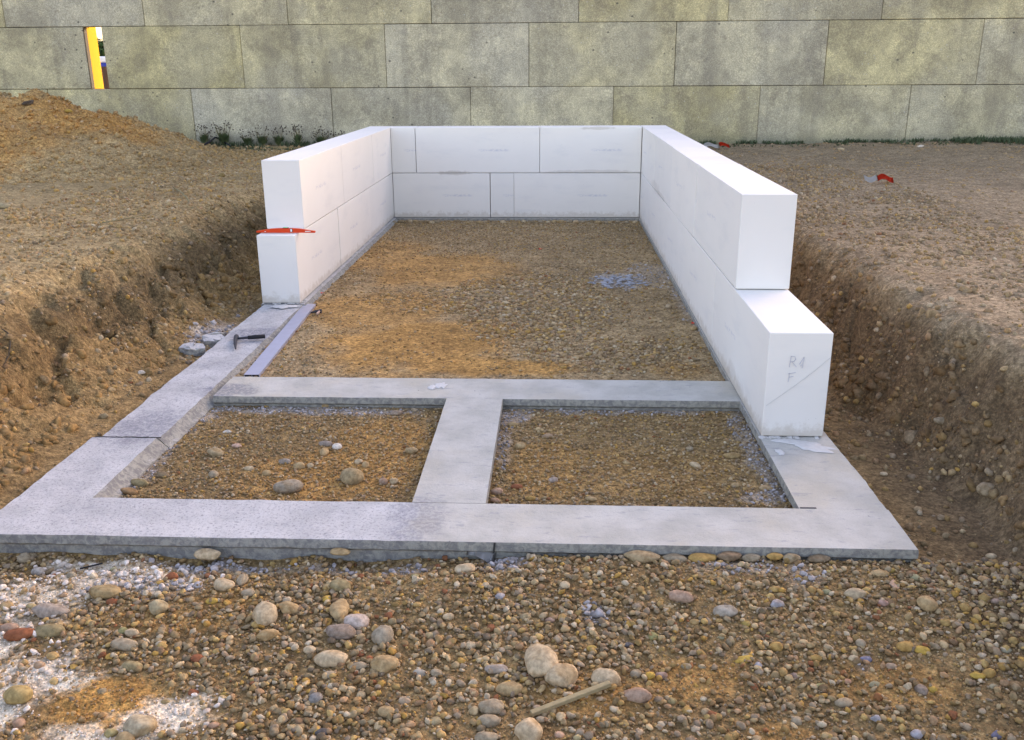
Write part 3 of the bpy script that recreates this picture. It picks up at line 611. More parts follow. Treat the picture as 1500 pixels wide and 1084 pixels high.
STONES = [
 (794, 965, 50, 56, BE, 'biggest pale oval cobble leaning on the round one above the wooden stick', 20),
 (823, 988, 48, 40, BE, 'big round pale cobble beside the tall oval one above the wooden stick', 0),
 (888, 993, 42, 30, BE, 'pale cobble with a red brown side just right of the two biggest', 0),
 (934, 1018, 42, 24, PK, 'pinkish brown cobble right of the wooden stick end', -8),
 (747, 1009, 43, 23, TA, 'long ochre beige cobble left below the biggest pale pair', 5),
 (774, 1072, 40, 44, BE, 'large pale cobble at the lower left end of the wooden stick', 15),
 (720, 1036, 36, 26, GR, 'grey cobble behind another at the bottom centre of the picture', 0),
 (716, 1056, 34, 22, GR, 'grey round cobble in front, left of the wooden stick foot', 0),
 (712, 1081, 34, 20, GR, 'grey cobble cut by the bottom picture edge left of the stick', 0),
 (389, 899, 36, 38, BE, 'big upright pale cobble at left of the foreground group', 5),
 (424, 891, 33, 22, TA, 'tan cobble touching the right side of the upright pale one', -20),
 (392, 930, 31, 20, TA, 'smooth tan cobble directly below the upright pale one', 5),
 (497, 890, 28, 38, TA, 'upright tan cobble above the grey pair in the foreground', 10),
 (521, 910, 36, 26, (.44, .39, .36), 'pale lilac angular cobble behind the dark grey one', 10),
 (499, 926, 43, 27, (.26, .22, .19), 'dark grey brown oval cobble in front of the lilac one', -5),
 (560, 931, 31, 33, (.31, .28, .22), 'round grey beige cobble right of the dark grey brown one', 0),
 (486, 965, 53, 28, BE, 'long pale beige cobble lying flat in the centre foreground', -5),
 (562, 972, 43, 29, TA, 'wide tan cobble right of the two broken brick bits', 0),
 (454, 952, 21, 14, BE, 'small light cobble left above the long pale one', 0),
 (499, 858, 32, 22, OL, 'mossy olive cobble below the front footing edge', 0),
 (478, 877, 13, 13, YE, 'small bright yellow stone beside the upright tan cobble', 0),
 (680, 833, 29, 20, BE, 'pale oval cobble just in front of the footing near its crack', 0),
 (327, 857, 31, 22, BE, 'pale oval cobble left of the small grey upright one below the footing', -10),
 (354, 849, 18, 22, GR, 'small upright grey cobble below the left half of the footing', 0),
 (363, 868, 21, 15, GR, 'small grey cobble under the small upright grey one', 0),
 (251, 845, 22, 17, RD, 'orange red brick lump below the front footing', 0, 1),
 (153, 867, 46, 26, (.34, .26, .14), 'brown pear shaped cobble on the white dusted gravel', -8),
 (231, 889, 28, 25, (.36, .31, .2), 'olive topped cobble right of the brown pear shaped one', 20),
 (73, 895, 50, 26, (.31, .28, .25), 'large flat grey cobble in white dust at the left', -5),
 (73, 924, 46, 22, OL, 'flat olive grey cobble below the large flat grey one', 0),
 (28, 930, 46, 16, RD, 'long reddish flat stone left of the olive grey cobble', 12),
 (12, 919, 28, 16, PK, 'pinkish stone at the left picture edge above the reddish flat stone', 15),
 (8, 888, 19, 18, TA, 'yellowish round cobble at the left picture edge', 0),
 (27, 1018, 46, 31, (.38, .30, .14), 'big ochre yellow cobble lying in white dust at the left edge', 15),
 (202, 1063, 50, 36, (.40, .35, .25), 'big pale tan cobble at the bottom left beside white dust', 0),
 (182, 1081, 30, 22, TA, 'tan cobble half hidden at the bottom edge beside the big pale tan one', 10),
 (28, 1060, 20, 18, PK, 'small pinkish cobble at the bottom left corner', 0),
 (165, 882, 20, 12, RD, 'small red brown stone under the brown pear shaped cobble', 0),
 (38, 815, 20, 19, GR, 'grey cobble near the left end of the footing', 0),
 (56, 837, 20, 15, (.36, .35, .33), 'light grey cobble under the left end of the footing', 0),
 (305, 809, 40, 17, BE, 'pale beige cobble wedged under the footing edge at the left', 5),
 (290, 965, 23, 15, RD, 'dark red pebble alone among tan ones at the left', -20),
 (283, 1015, 16, 12, RD, 'red brick pebble in the lower left gravel', 0),
 (193, 976, 33, 18, OL, 'olive pair like flat pebble at the left below the footing', 5),
 (182, 944, 42, 18, GR, 'flat grey elongated cobble in the left gravel', -8),
 (193, 927, 22, 14, BE, 'pale small cobble above the flat grey elongated one', 0),
 (310, 880, 20, 12, YE, 'yellow small pebble in the gravel at the left', 15),
 (733, 875, 18, 16, BL, 'blue grey angular pebble right of centre below the crack', 0, 1),
 (528, 957, 13, 12, RD, 'left one of two red brick bits', 0, 1),
 (539, 965, 15, 13, RD, 'right one of two red brick bits', 0, 1),
 (726, 980, 33, 14, (.33, .31, .29), 'flat grey cobble left of the biggest pale cobble', -3),
 (689, 945, 20, 13, BE, 'small beige cobble in the middle of the gravel', 0),
 (657, 903, 17, 12, BE, 'small pinkish beige cobble under the middle of the footing', 0),
 (566, 1042, 28, 20, TA, 'tan grey cobble in the lower centre gravel', 0),
 (462, 1023, 23, 18, (.22, .22, .22), 'dark grey round cobble in the lower centre left gravel', 0),
 (472, 1073, 22, 14, DK, 'nearly black pebble at the bottom edge left of centre', 0),
 (437, 1065, 20, 14, TA, 'tan pebble left of the nearly black one at the bottom', 0),
 (524, 976, 27, 11, GR, 'thin flat grey stone right of the long pale cobble', 0),
 (482, 989, 19, 15, GR, 'grey stone under the long pale beige cobble', 0),
 (615, 986, 25, 16, (.36, .35, .31), 'pale grey angular stone right of the wide tan cobble', -15, 1),
 (639, 986, 18, 15, GR, 'grey pebble right of the pale grey angular stone', 0),
 (816, 1012, 18, 10, BE, 'small light pebble under the big round pale cobble', 0),
 (931, 987, 18, 15, GR, 'grey round pebble right of the red sided cobble', 0),
 (951, 990, 18, 14, YE, 'yellow pebble right of the grey round pebble', -20),
 (828, 857, 16, 14, BE, 'small pale round cobble under the right half of the footing', 10),
 (999, 874, 38, 21, PK, 'pink beige smooth cobble half buried in the right gravel', -5),
 (1063, 895, 35, 20, (.33, .31, .27), 'grey beige oval cobble right of the pink beige one', 12),
 (940, 812, 50, 15, (.33, .26, .16), 'long ochre cobble wedged under the footing right of centre', 0),
 (986, 817, 39, 20, GR, 'grey oval cobble under the footing edge right of the ochre one', 0),
 (1028, 815, 42, 13, OC, 'flat orange brown cobble under the footing edge', 0),
 (1067, 812, 36, 10, (.2, .15, .10), 'thin dark brown stone under the footing edge', 0),
 (1099, 815, 28, 12, GR, 'grey stone fifth in the row under the footing edge', 0),
 (1134, 813, 24, 11, OC, 'small brown stone sixth in the row under the footing edge', 0),
 (1160, 816, 28, 17, (.3, .25, .17), 'rounded tan stone under the footing near its right end', 0),
 (1198, 816, 32, 10, (.2, .16, .11), 'flat dark stone nearest the right end of the footing', 0),
 (500, 806, 30, 9, TA, 'flat tan stone just under the footing left of centre', 0),
 (921, 945, 15, 10, DK, 'dark slate pebble in the right centre gravel', 0),
 (878, 898, 22, 19, BL, 'crumbly blue lilac mortar lump in the right centre gravel', 0, 1),
 (920, 909, 12, 15, BL, 'small blue mortar lump right of the bigger lilac lump', 0, 1),
 (1090, 966, 28, 12, YE, 'flat yellow stone in the right gravel', 10),
 (1006, 1040, 17, 15, OC, 'orange brown cube like stone in the lower right centre', 0, 1),
 (826, 1049, 17, 13, RD, 'red brick bit below the wooden stick', 0, 1),
 (1253, 870, 31, 21, (.40, .34, .24), 'beige rounded cobble alone in the right gravel', -8),
 (1358, 884, 30, 25, TA, 'tan tilted cobble right of the beige rounded one', -35),
 (1309, 854, 15, 21, PK, 'pink angular stone between beige and tan cobbles at right', 0, 1),
 (1138, 884, 22, 18, BL, 'pale blue mortar lump left of the beige rounded cobble', 0, 1),
 (1138, 947, 21, 18, OC, 'yellow brown round cobble in the right gravel', 20),
 (1326, 947, 26, 19, OC, 'ochre cobble touching a yellow one at right', 0),
 (1351, 952, 23, 15, YE, 'smooth yellow cobble touching the ochre one', -12),
 (1194, 964, 21, 13, OC, 'small ochre oval pebble in the right gravel', -5),
 (1268, 966, 19, 11, (.17, .18, .27), 'deep blue pebble right of a white one', 0),
 (1261, 943, 16, 15, GR, 'round grey pebble above the deep blue one', 20),
 (1250, 964, 18, 11, BE, 'pale wedge pebble left of the deep blue one', 0, 1),
 (1350, 1010, 18, 20, (.24, .2, .17), 'upright grey brown pebble in the lower right gravel', 0),
 (1432, 990, 23, 12, YE, 'left one of two flat yellow stones near the right edge', 5),
 (1449, 986, 20, 16, OC, 'right one of two flat yellow stones near the right edge', -35),
 (1167, 1056, 16, 15, GR, 'grey round pebble near the bottom right of centre', 0),
 (1282, 1052, 18, 15, BL, 'bluish lump near the bottom right', 0, 1),
 (1344, 1076, 22, 17, BL, 'bluish lump touching the bottom edge at right', 0, 1),
 (1459, 1076, 19, 17, (.15, .16, .25), 'deep blue lump in the bottom right corner', 0, 1),
 (1237, 1030, 28, 17, GR, 'grey broad pebble in the lower right gravel', 5),
 (1111, 976, 14, 15, BL, 'small blue lump right of centre in the gravel', 0, 1),
 (1366, 1010, 15, 12, YE, 'yellow pebble right of the upright grey brown one', 0),
 (1452, 815, 16, 11, BE, 'light pebble at the foot of the right bank', 0),
 (1288, 840, 26, 12, TA, 'flat tan stone below the right end of the footing', 0),
 (1194, 840, 19, 10, TA, 'small tan oval pebble below the footing at right', 0),
 (1445, 716, 28, 24, (.28, .23, .16), 'big round boulder stuck in the right bank', 0),
 (1378, 616, 20, 13, (.26, .22, .16), 'rounded cobble poking from the middle of the right bank', 0),
 (1295, 694, 12, 7, BE, 'single pale pebble on the bare soil right of the footing', 0),
 (1418, 370, 16, 10, TA, 'tan cobble lying on top of the right bank', 0),
 (1473, 540, 16, 10, TA, 'tan cobble high in the right bank near the picture edge', 0),
 # cells
 (515, 697, 35, 32, (.31, .25, .15), 'largest upright olive tan cobble in the left cell', 0),
 (422, 713, 43, 26, (.33, .29, .23), 'wide grey beige cobble near the front of the left cell', -3),
 (438, 682, 17, 14, TA, 'tan cobble above the wide grey beige one in the left cell', 0),
 (417, 676, 18, 11, (.29, .28, .27), 'grey cobble touching the tan one in the left cell', 10),
 (455, 682, 11, 9, BE, 'small pale pebble right of the tan cobble in the left cell', 0),
 (477, 650, 21, 11, (.28, .25, .23), 'grey cobble at the back of the trio in the left cell', -5),
 (475, 661, 14, 17, TA, 'tan cobble at the front of the trio in the left cell', 0),
 (494, 654, 15, 12, WH, 'white sided cobble at the right of the trio in the left cell', 0),
 (525, 676, 13, 10, BE, 'pale pebble behind the largest cobble of the left cell', 0),
 (535, 681, 11, 12, TA, 'tan pebble right behind the largest cobble of the left cell', -40),
 (391, 693, 14, 11, TA, 'tan pebble left of the wide grey beige cobble', 0),
 (365, 686, 15, 9, BE, 'pale pebble in the left part of the left cell', 0),
 (603, 660, 18, 13, (.36, .29, .18), 'light tan cobble beside the middle footing strip', 0),
 (580, 605, 19, 10, (.33, .27, .22), 'smooth cobble near the back of the left cell', 0),
 (607, 601, 11, 8, GR, 'small grey pebble at the back right of the left cell', 0),
 (562, 705, 14, 13, PK, 'pinkish round pebble right of the largest cobble in the left cell', 0),
 (577, 705, 13, 12, BE, 'pale pebble next to the pinkish round one in the left cell', 20),
 (477, 594, 12, 9, TA, 'tan pebble against the back strip of the left cell', 0),
 (316, 663, 26, 17, (.34, .28, .18), 'tan oval cobble at the left of the left cell', 12),
 (347, 653, 16, 9, (.50, .36, .30), 'pink pebble right of the tan oval cobble', 0),
 (205, 707, 26, 15, OL, 'dark olive cobble in the front left corner of the left cell', 8),
 (189, 720, 26, 14, (.30, .21, .12), 'brown cobble in the very corner of the left cell', 5),
 (313, 695, 16, 14, GR, 'grey round pebble below the tan oval cobble', 0),
 (333, 632, 14, 8, WH, 'white angular chip at the back left of the left cell', 0, 1),
 (239, 695, 20, 11, (.25, .19, .12), 'flat brown stone in the left corner of the left cell', 0),
 (752, 622, 18, 9, TA, 'tan pebble at the back left of the right cell', 0),
 (790, 629, 15, 9, TA, 'tan pebble above a second one in the right cell', 0),
 (802, 639, 17, 9, (.30, .22, .15), 'brown pebble touching the tan ones in the right cell', 0),
 (762, 653, 17, 12, TA, 'tan cobble beside the middle strip in the right cell', 0),
 (757, 713, 19, 10, RD, 'reddish flat stone in the front left of the right cell', 0),
 (777, 730, 17, 10, OC, 'orange pebble in the front left of the right cell', 0),
 (728, 720, 18, 14, PK, 'pink stone in the front left corner of the right cell', 0),
 (725, 733, 15, 10, PK, 'pink brown stone at the very corner of the right cell', 0),
 (810, 703, 15, 11, (.35, .3, .27), 'pale pinkish pebble in the front of the right cell', 0),
 (866, 731, 18, 10, TA, 'tan pebble against the front strip of the right cell', 0),
 (918, 678, 13, 7, TA, 'flat tan pebble in the middle of the right cell', 0),
 (1018, 681, 17, 11, BE, 'pale wedge cobble in the right part of the right cell', -20),
 (1073, 668, 25, 10, (.36, .27, .14), 'long ochre cobble near the right strip in the right cell', 0),
 (1077, 711, 14, 9, TA, 'tan pebble at the front right of the right cell', 0),
 (1122, 715, 20, 11, (.36, .27, .16), 'light brown cobble in the front right corner of the right cell', -5),
 (923, 603, 15, 8, BL, 'bluish lump at the back of the right cell', 0, 1),
 (1057, 597, 11, 8, PK, 'pinkish pebble at the back right of the right cell', 0),
 (1010, 657, 12, 9, GR, 'grey pebble in the back right part of the right cell', 0),
 # inner floor and far left
 (907, 437, 12, 6, (.36, .30, .21), 'flat pale pebble right of centre on the brown floor', 0),
 (890, 457, 12, 7, (.34, .28, .2), 'round pale pebble on the floor left of the rubble edge', 0),
 (979, 449, 11, 9, (.34, .28, .2), 'round pebble near the right wall on the floor', 0),
 (687, 449, 11, 7, TA, 'left one of the pebbles heading the grey pebble patch', 0),
 (740, 444, 13, 5, BE, 'flat pale pebble at the top of the grey pebble patch', 0),
 (1016, 481, 12, 9, TA, 'tan cobble at the foot of the right wall', 0),
 (207, 545, 15, 9, WH, 'white grey angular rock at the foot of the left bank', 0, 1),
 (152, 609, 15, 10, (.33, .27, .17), 'tan cobble at the foot of the left bank', 0),
 (163, 571, 12, 10, TA, 'round tan cobble on the lower left bank', 0),
 (190, 560, 14, 6, RD, 'red brick sliver at the foot of the left bank', -20, 1),
 (5, 302, 24, 12, (.34, .3, .2), 'pale cobble on the left ground at the picture edge', 0),
 (325, 256, 9, 11, (.2, .15, .06), 'brown upright clod on the left rim near the white wall', 0),
 (100, 163, 14, 8, YE, 'yellow stone near the top of the spoil heap', 0),
 (172, 212, 9, 8, TA, 'pale cobble halfway down the spoil heap', 0),
 (40, 150, 24, 10, (.09, .08, .075), 'dark clod on the ridge of the spoil heap', -20, 1),
 (1348, 214, 10, 5, WH, 'pale stone at the foot of the concrete wall on the right', 0),
 (1232, 218, 10, 5, BE, 'beige stone at the foot of the concrete wall behind the white wall', 0),
 (362, 233, 8, 4, BE, 'small pale stone behind the spoil heap', 0),
]
for t in STONES: stone(*t[:6], rot=t[6], ang=(1 if len(t) > 7 else 0))
BX = np.array(BIG)
# row of cobbles at the foot of the back wall
for k in range(34):
    u = 578+k*10.6+random.uniform(-3, 3)
    if 640 < u < 760 and k % 3: continue
    stone(u, 325+random.uniform(-1, 1), random.uniform(7, 12), random.uniform(5, 7), random.choice([TA, GR, (.24, .19, .12), BE]), 'small cobble in the row along the foot of the back block wall, ' + ('left end' if u < 660 else 'middle stretch' if u < 850 else 'right end'), group='cobbles along the foot of the back block wall')
# further individual pebbles in the foreground gravel
cnt = 0
while cnt < 82:
    px, py = random.uniform(-5, 1505), random.uniform(828, 1084)
    P = hit(px, py)
    if np.min(np.hypot(BX[:, 0]-P[0], BX[:, 1]-P[1])-BX[:, 2]) < .022 or P[2] > 0: continue
    s_ = random.uniform(13, 21)*(.75+.25*(py-800)/284)
    stone(px, py, s_, s_*random.uniform(.55, .85), tuple(q*random.uniform(.85, 1.1) for q in random.choice([TA, GR, BE, TA, GR, OC, PK, OL])), 'rounded pebble, ' + ('left' if px < 500 else 'right' if px > 1000 else 'middle') + ' part of the foreground gravel, ' + ('close to the footing' if py < 900 else 'near the bottom edge' if py > 1000 else 'halfway down'), ang=0, group='rounded pebbles in the foreground gravel', sink=.3)
    cnt += 1
    BX = np.vstack([BX, (P[0], P[1], .02)])

# loose gravel
d_fg = lambda x, y: np.clip(.62+.9*fbm(x, y, 1.6, 3, 71.)-.55*blobs(x, y, Z_ORANGE)-.45*blobs(x, y, Z_WHITE, 7, 1., 5.), .08, 1)
x, y = pts(11500, -.9, 3.7, -8.95, YF+.01, d_fg)
scatter('foreground_gravel', 'bed of mixed tan and grey rounded river gravel in front of the footing', 'gravel', x, y, sizes(len(x), .0052, .0165, 1.8), 2, (.38, .75), .15, .45, .2, .4, .006, (.5, 1.), lump=.28)
x, y = pts(19000, -.9, 3.8, -8.95, YF+.01)
scatter('fine_foreground_grit', 'fine brown grit between the foreground pebbles', 'grit', x, y, sizes(len(x), .0022, .0062, 1.4), 1, (.5, .9), .35, .5, .2, .5, .001)
for nm, lb, a, b in (('left_cell_gravel', 'brown gravel filling the left footing cell', .03, XD1), ('right_cell_gravel', 'brown and grey gravel filling the right footing cell', XD2, 2.80)):
    x, y = pts(7500, a, b, YFI, YC2, m=-.012)
    scatter(nm, lb, 'gravel', x, y, sizes(len(x), .0028, .0105, 2.2), 1, (.45, .8), .30, .0, .2, .35, .003)
x, y = pts(20000, .02, W, YC1, 0, lambda x, y: np.clip(.38+.9*blobs(x, y, Z_PEB)-.30*blobs(x, y, Z_ORANGE)+.5*fbm(x, y, 2, 3, 77.)+.5*sm(-3, -.2, y), .05, 1), m=-.01)
scatter('inner_floor_gravel', 'trampled grey brown gravel on the floor inside the white walls', 'gravel', x, y, sizes(len(x), .004, .014, 2.)*(1+.7*blobs(x, y, Z_PEB)), 1, (.4, .7), .25, .0, .25, .25, .002)
def bank(x, y): z = ground(x, y, False); return np.where((z > -.05), 1., .5)
x, y = pts(10500, -2.6, -.28, -8.2, 1.0, lambda x, y: bank(x, y)*np.clip(.5+1.2*fbm(x, y, 1.7, 3, 91.), .1, 1))
scatter('left_bank_rubble', 'stony brown soil rubble on the cut bank at the left', 'rubble', x, y, sizes(len(x), .005, .026, 3.), 1, (.5, .9), .40, .7, .3, .8)
x, y = pts(10500, 3.12, 5.2, -8.6, 1.0, lambda x, y: bank(x, y)*np.clip(.5+1.2*fbm(x, y, 1.7, 3, 95.), .1, 1))
scatter('right_bank_rubble', 'stony brown soil rubble on the cut bank at the right', 'rubble', x, y, sizes(len(x), .005, .026, 3.), 1, (.5, .9), .45, .7, .3, .8)
x, y = pts(11000, -8, -1.2, -4.5, 3.6, lambda x, y: np.clip(.15+.6*fbm(x, y, 1., 3, 97.)+.8*((y > -1) & (x < -2)), .05, 1))
scatter('spoil_heap_rubble', 'earth and stones of the spoil heap at the back left', 'rubble', x, y, sizes(len(x), .008, .042, 3.5), 1, (.4, .8), .75, .6, .3, .8)
x, y = pts(6000, 3.4, 10., -5.5, 3.6, lambda x, y: np.clip(.4+fbm(x, y, 1., 3, 99.), .05, 1))
scatter('plateau_rubble', 'trodden stony earth behind the right bank up to the concrete wall', 'rubble', x, y, sizes(len(x), .006, .032, 4.), 1, (.3, .6), .80, .6, .5, .4)

x, y = pts(1300, -1.7, -.40, -8.2, 1.0, lambda x, y: np.clip((.47-ground(x, y, False))*4, .03, 1)*(ground(x, y, False) > -.03)*np.clip(.4+1.6*fbm(x, y, 2.2, 3, 191.), .05, 1))
scatter('left_bank_clods', 'crumbly earth clods stuck all over the left cut bank', 'earth clods', x, y, sizes(len(x), .010, .042, 2.8), 2, (.4, .8), 1.2, .8, .6, .9, lump=.75)
x, y = pts(1100, 3.25, 4.1, -8.6, 1.0, lambda x, y: np.clip((.50-ground(x, y, False))*4, .03, 1)*(ground(x, y, False) > -.03)*np.clip(.4+1.6*fbm(x, y, 2.2, 3, 195.), .05, 1))
scatter('right_bank_clods', 'crumbly earth clods stuck all over the right cut bank', 'earth clods', x, y, sizes(len(x), .010, .042, 2.8), 2, (.4, .8), 1.2, .8, .6, .9, lump=.75)
# blue grey mortar shards heaped on the inner floor
def shards():
    k = 0
    while k < 58:
        px, py = random.gauss(912, 24), random.gauss(416, 6.5)
        if abs(px-912) > 48 or abs(py-416) > 13: continue
        P = hit(px, py); bm = bmesh.new(); a = random.uniform(.015, .042)
        V, F = stone_shape(1, k*1.7+.3, .9)
        me = mesh_np('mortar_shard', V, F); me.materials.append(M['chip'])
        o = bpy.data.objects.new('mortar_shard', me); COL.objects.link(o); bm.free()
        o.scale = (a, a*random.uniform(.4, .7), a*.26); o.rotation_euler = (random.uniform(-.25, .35), random.uniform(-.25, .25), random.uniform(-.7, .7)); o.location = (P[0], P[1], P[2]+.008+random.random()*.012)
        props(o, 'flat blue grey mortar shard in the heap on the floor, ' + ('left' if px < 900 else 'right' if px > 925 else 'middle') + ' of the heap', 'shard', 'blue grey mortar shards on the inner floor'); k += 1
shards()

# ------------------------------------------------------------------ broken concrete slabs by the left strip
def chunk(name, pts2, z, h, label, loc, rz, rx):
    bm = bmesh.new(); top = [bm.verts.new((a, b, h+.004*random.random())) for a, b in pts2]; bot = [bm.verts.new((a*1.06, b*1.06, 0)) for a, b in pts2]
    bm.faces.new(top); bm.faces.new(bot[::-1]); n = len(top)
    for k in range(n): bm.faces.new((bot[k], bot[(k+1) % n], top[(k+1) % n], top[k]))
    bmesh.ops.bevel(bm, geom=bm.edges[:], offset=.004, segments=1, affect='EDGES'); bmesh.ops.triangulate(bm, faces=bm.faces[:])
    bmesh.ops.subdivide_edges(bm, edges=bm.edges[:], cuts=2)
    for v in bm.verts: v.co += Vector((perlin(v.co.x*25, v.co.y*25, 1.), perlin(v.co.x*25, v.co.y*25, 5.), perlin(v.co.x*25, v.co.y*25, 9.)))*.016
    o = link(name, bm_mesh(name, bm), M['rough']); o.location = loc; o.rotation_euler = (rx, .06, rz); props(o, label, 'concrete chunk')
chunk('concrete_chunk', [(-.05, -.08), (.04, -.05), (.075, .0), (.03, .05), (.04, .09), (-.05, .075), (-.085, .01)], 0, .045, 'larger broken concrete slab leaning at the outer edge of the left strip', (-.335, -4.90, -.055), .1, .12)
chunk('concrete_chunk', [(-.09, -.02), (-.01, -.07), (.065, -.05), (.055, .03), (.01, .06), (-.06, .035)], 0, .04, 'smaller broken concrete slab nearer than the larger one beside the left strip', (-.385, -5.12, -.04), .25, .1)

x = R.normal(-.36, .05, 160); y = R.uniform(-5.35, -4.6, 160); k = x < -.285; scatter('concrete_rubble', 'small grey crumbs of broken concrete around the two chunks', 'rubble', x[k], y[k], sizes(k.sum(), .006, .024, 2.), 2, (.4, .7), 0., .9, .2, .5, lump=.4)
# ------------------------------------------------------------------ tools
def spirit_level():
    r = empty('spirit_level', ((-.308+.119)/2-.002, -3.935, .5015)); props(r, 'red spirit level resting across the ledge of the left white wall', 'spirit level')
    L, h = .428, .032; bm = bmesh.new()
    out = [(-L/2, 0), (L/2, 0), (L/2, .012), (.10, .029), (.05, h), (-.05, h), (-.10, .029), (-L/2, .012)]
    A = [bm.verts.new((x, -.011, z)) for x, z in out]; B = [bm.verts.new((x, .011, z)) for x, z in out]
    bm.faces.new(A); bm.faces.new(B[::-1]); n = len(out)
    for k in range(n): bm.faces.new((A[k], B[k], B[(k+1) % n], A[(k+1) % n]))
    bmesh.ops.bevel(bm, geom=bm.edges[:], offset=.0012, segments=1, affect='EDGES')
    b = link('body', bm_mesh('body', bm), M['red'], r)
    def bx(nm, c, s, m, p=r):
        q = bmesh.new(); bm_box(q, c, s, None, .001); return link(nm, bm_mesh(nm, q), m, p)
    bx('vial_frame', (0, 0, .0335), (.042, .018, .004), M['rubber']); 
    v = bmesh.new(); bm_tube(v, [(-.014, 0, .034), (.014, 0, .034)], .0055, 10); link('vial', bm_mesh('vial', v), M['vial'], r)
    bx('vial_frame', (.043, -.0108, .018), (.019, .003, .025), M['rubber']); bx('vial', (.043, -.0125, .018), (.012, .003, .019), M['white'])
    bx('print', (.163, -.0118, .011), (.040, .0015, .006), M['white']); bx('print', (-.148, -.0118, .009), (.010, .0015, .004), M['white'])
    r.location.y = -3.95; r.rotation_euler = (0, 0, -.01)
spirit_level()
def straightedge():
    a = Vector((.141, -5.638, -.012)); b = Vector((.054, -4.012, -.012)); d = b-a
    r = empty('straightedge', a); r.rotation_euler = (0, 0, math.atan2(d.y, d.x)-math.pi/2); props(r, 'long blue grey aluminium straightedge lying on gravel beside the left strip', 'straightedge')
    L = d.length; w_, h_, t = .086, .022, .0025; bm = bmesh.new()
    for c, s in [((0, L/2, 0), (w_, L, t)), ((0, L/2, -h_), (w_, L, t)), ((-w_/2+t/2, L/2, -h_/2), (t, L-.002, h_-t)), ((w_/2-t/2, L/2, -h_/2), (t, L-.002, h_-t)), ((0, L/2, -h_/2), (t, L-.01, h_-t))]: bm_box(bm, c, s)
    link('profile', bm_mesh('profile', bm), M['alu'], r)
    bm = bmesh.new(); bm_box(bm, (0, .012, -h_/2), (w_-2.2*t, .008, h_-2*t)); link('end_cap', bm_mesh('end_cap', bm), M['rubber'], r)
straightedge()
def hammer(loc, rz, label, hl, headl, gripm, grip=True):
    r = empty('hammer', loc); r.rotation_euler = (0, 0, rz); props(r, label, 'hammer')
    bm = bmesh.new(); bm_tube(bm, [(0, 0, .014), (hl*.5, 0, .016), (hl, 0, .018)], [.007, .008, .009], 10); link('handle', bm_mesh('handle', bm, True), M['dark'] if grip else gripm, r)
    if grip:
        bm = bmesh.new(); bm_tube(bm, [(hl*.42, 0, .016), (hl*.7, 0, .017), (hl*1.02, 0, .018)], [.012, .014, .013], 12); link('grip', bm_mesh('grip', bm, True), gripm, r)
    bm = bmesh.new(); 
    bm_tube(bm, [(0, headl*.18, .014), (0, headl*.05, .014), (0, -headl*.10, .014), (.006, -headl*.45, .012), (.016, -headl*.82, .008)], [.016, .015, .012, .010, .004], 8)
    link('head', bm_mesh('head', bm), M['dark'], r)
hammer((-.155, -5.015, .002), math.radians(14), 'dark mason hammer with black grip lying on the left concrete strip', .175, .26, M['rubber'])
q = hit(467, 461); hammer((q[0], q[1]+.03, q[2]+.004), math.radians(-88), 'small hammer with pale pink handle on the floor beside the straightedge', .085, .075, M['pink'], False)
# move its head to lie across
# wooden stick
def stick():
    a, b = hit(778, 1055), hit(893, 1012); a = Vector(a); b = Vector(b); a.z += .022; b.z += .026; d = b-a
    bm = bmesh.new(); L = d.length
    bm_box(bm, (L/2, 0, 0), (L, .017, .013), None, .0015)
    o = link('wooden_stick', bm_mesh('wooden_stick', bm), M['wood']); o.location = a; o.rotation_euler = d.to_track_quat('X', 'Z').to_euler(); props(o, 'squared grey green wooden stick lying on the foreground gravel', 'stick')
stick()
# scraps of barrier tape
def tape(px, py, L, label, rz, flip=1):
    P = hit(px, py); r = empty('barrier_tape_scrap', P); r.rotation_euler = (0, 0, rz); props(r, label, 'tape')
    def strip(nm, x0, x1, mat, ph):
        bm = bmesh.new(); k = 10; A = []
        for i in range(k+1):
            x = mix(x0, x1, i/k); z = .02+.035*math.sin((x/L)*5+ph)**2
            A.append((bm.verts.new((x, -.03+.01*math.sin(x*40), z)), bm.verts.new((x, .035+.008*math.sin(x*33), z+.045))))
        for p, q_ in zip(A, A[1:]): bm.faces.new((p[0], q_[0], q_[1], p[1]))
        g = bmesh.ops.solidify(bm, geom=bm.faces[:], thickness=.0015); link(nm, bm_mesh(nm, bm, True), mat, r)
    if flip > 0: strip('white_band', -L*.45, -.002, M['tape_w'], 1.2); strip('red_band', .002, L*.55, M['tape_r'], .6)
    else: strip('white_band', -L*.6, -.002, M['tape_w'], .4); strip('red_band', .002, L*.4, M['tape_r'], 1.)
tape(1284, 270, .28, 'red and white tape scrap lying on the bare ground at the right', -.1)
tape(1053, 219, .38, 'red and white tape scrap lying by the concrete wall foot behind the white wall', .2, -1)
def litter(px, py, s, label):
    P = hit(px, py); bm = bmesh.new(); V = [(-1, -.4, .1), (.2, -.6, .3), (1, 0, .5), (.3, .5, .2), (-.7, .4, .6)]
    vs_ = [bm.verts.new(Vector(v)*s) for v in V]; bm.faces.new(vs_); bmesh.ops.triangulate(bm, faces=bm.faces[:]); bmesh.ops.solidify(bm, geom=bm.faces[:], thickness=.002)
    o = link('plastic_scrap', bm_mesh('plastic_scrap', bm), M['tape_r']); o.location = (P[0], P[1], P[2]+.006); props(o, label, 'plastic scrap')
litter(471, 431, .022, 'small red plastic scrap beside the left white wall near the straightedge'); litter(1016, 475, .017, 'small red plastic scrap at the foot of the right white wall'); litter(792, 366, .018, 'small red plastic scrap in the middle of the inner floor')
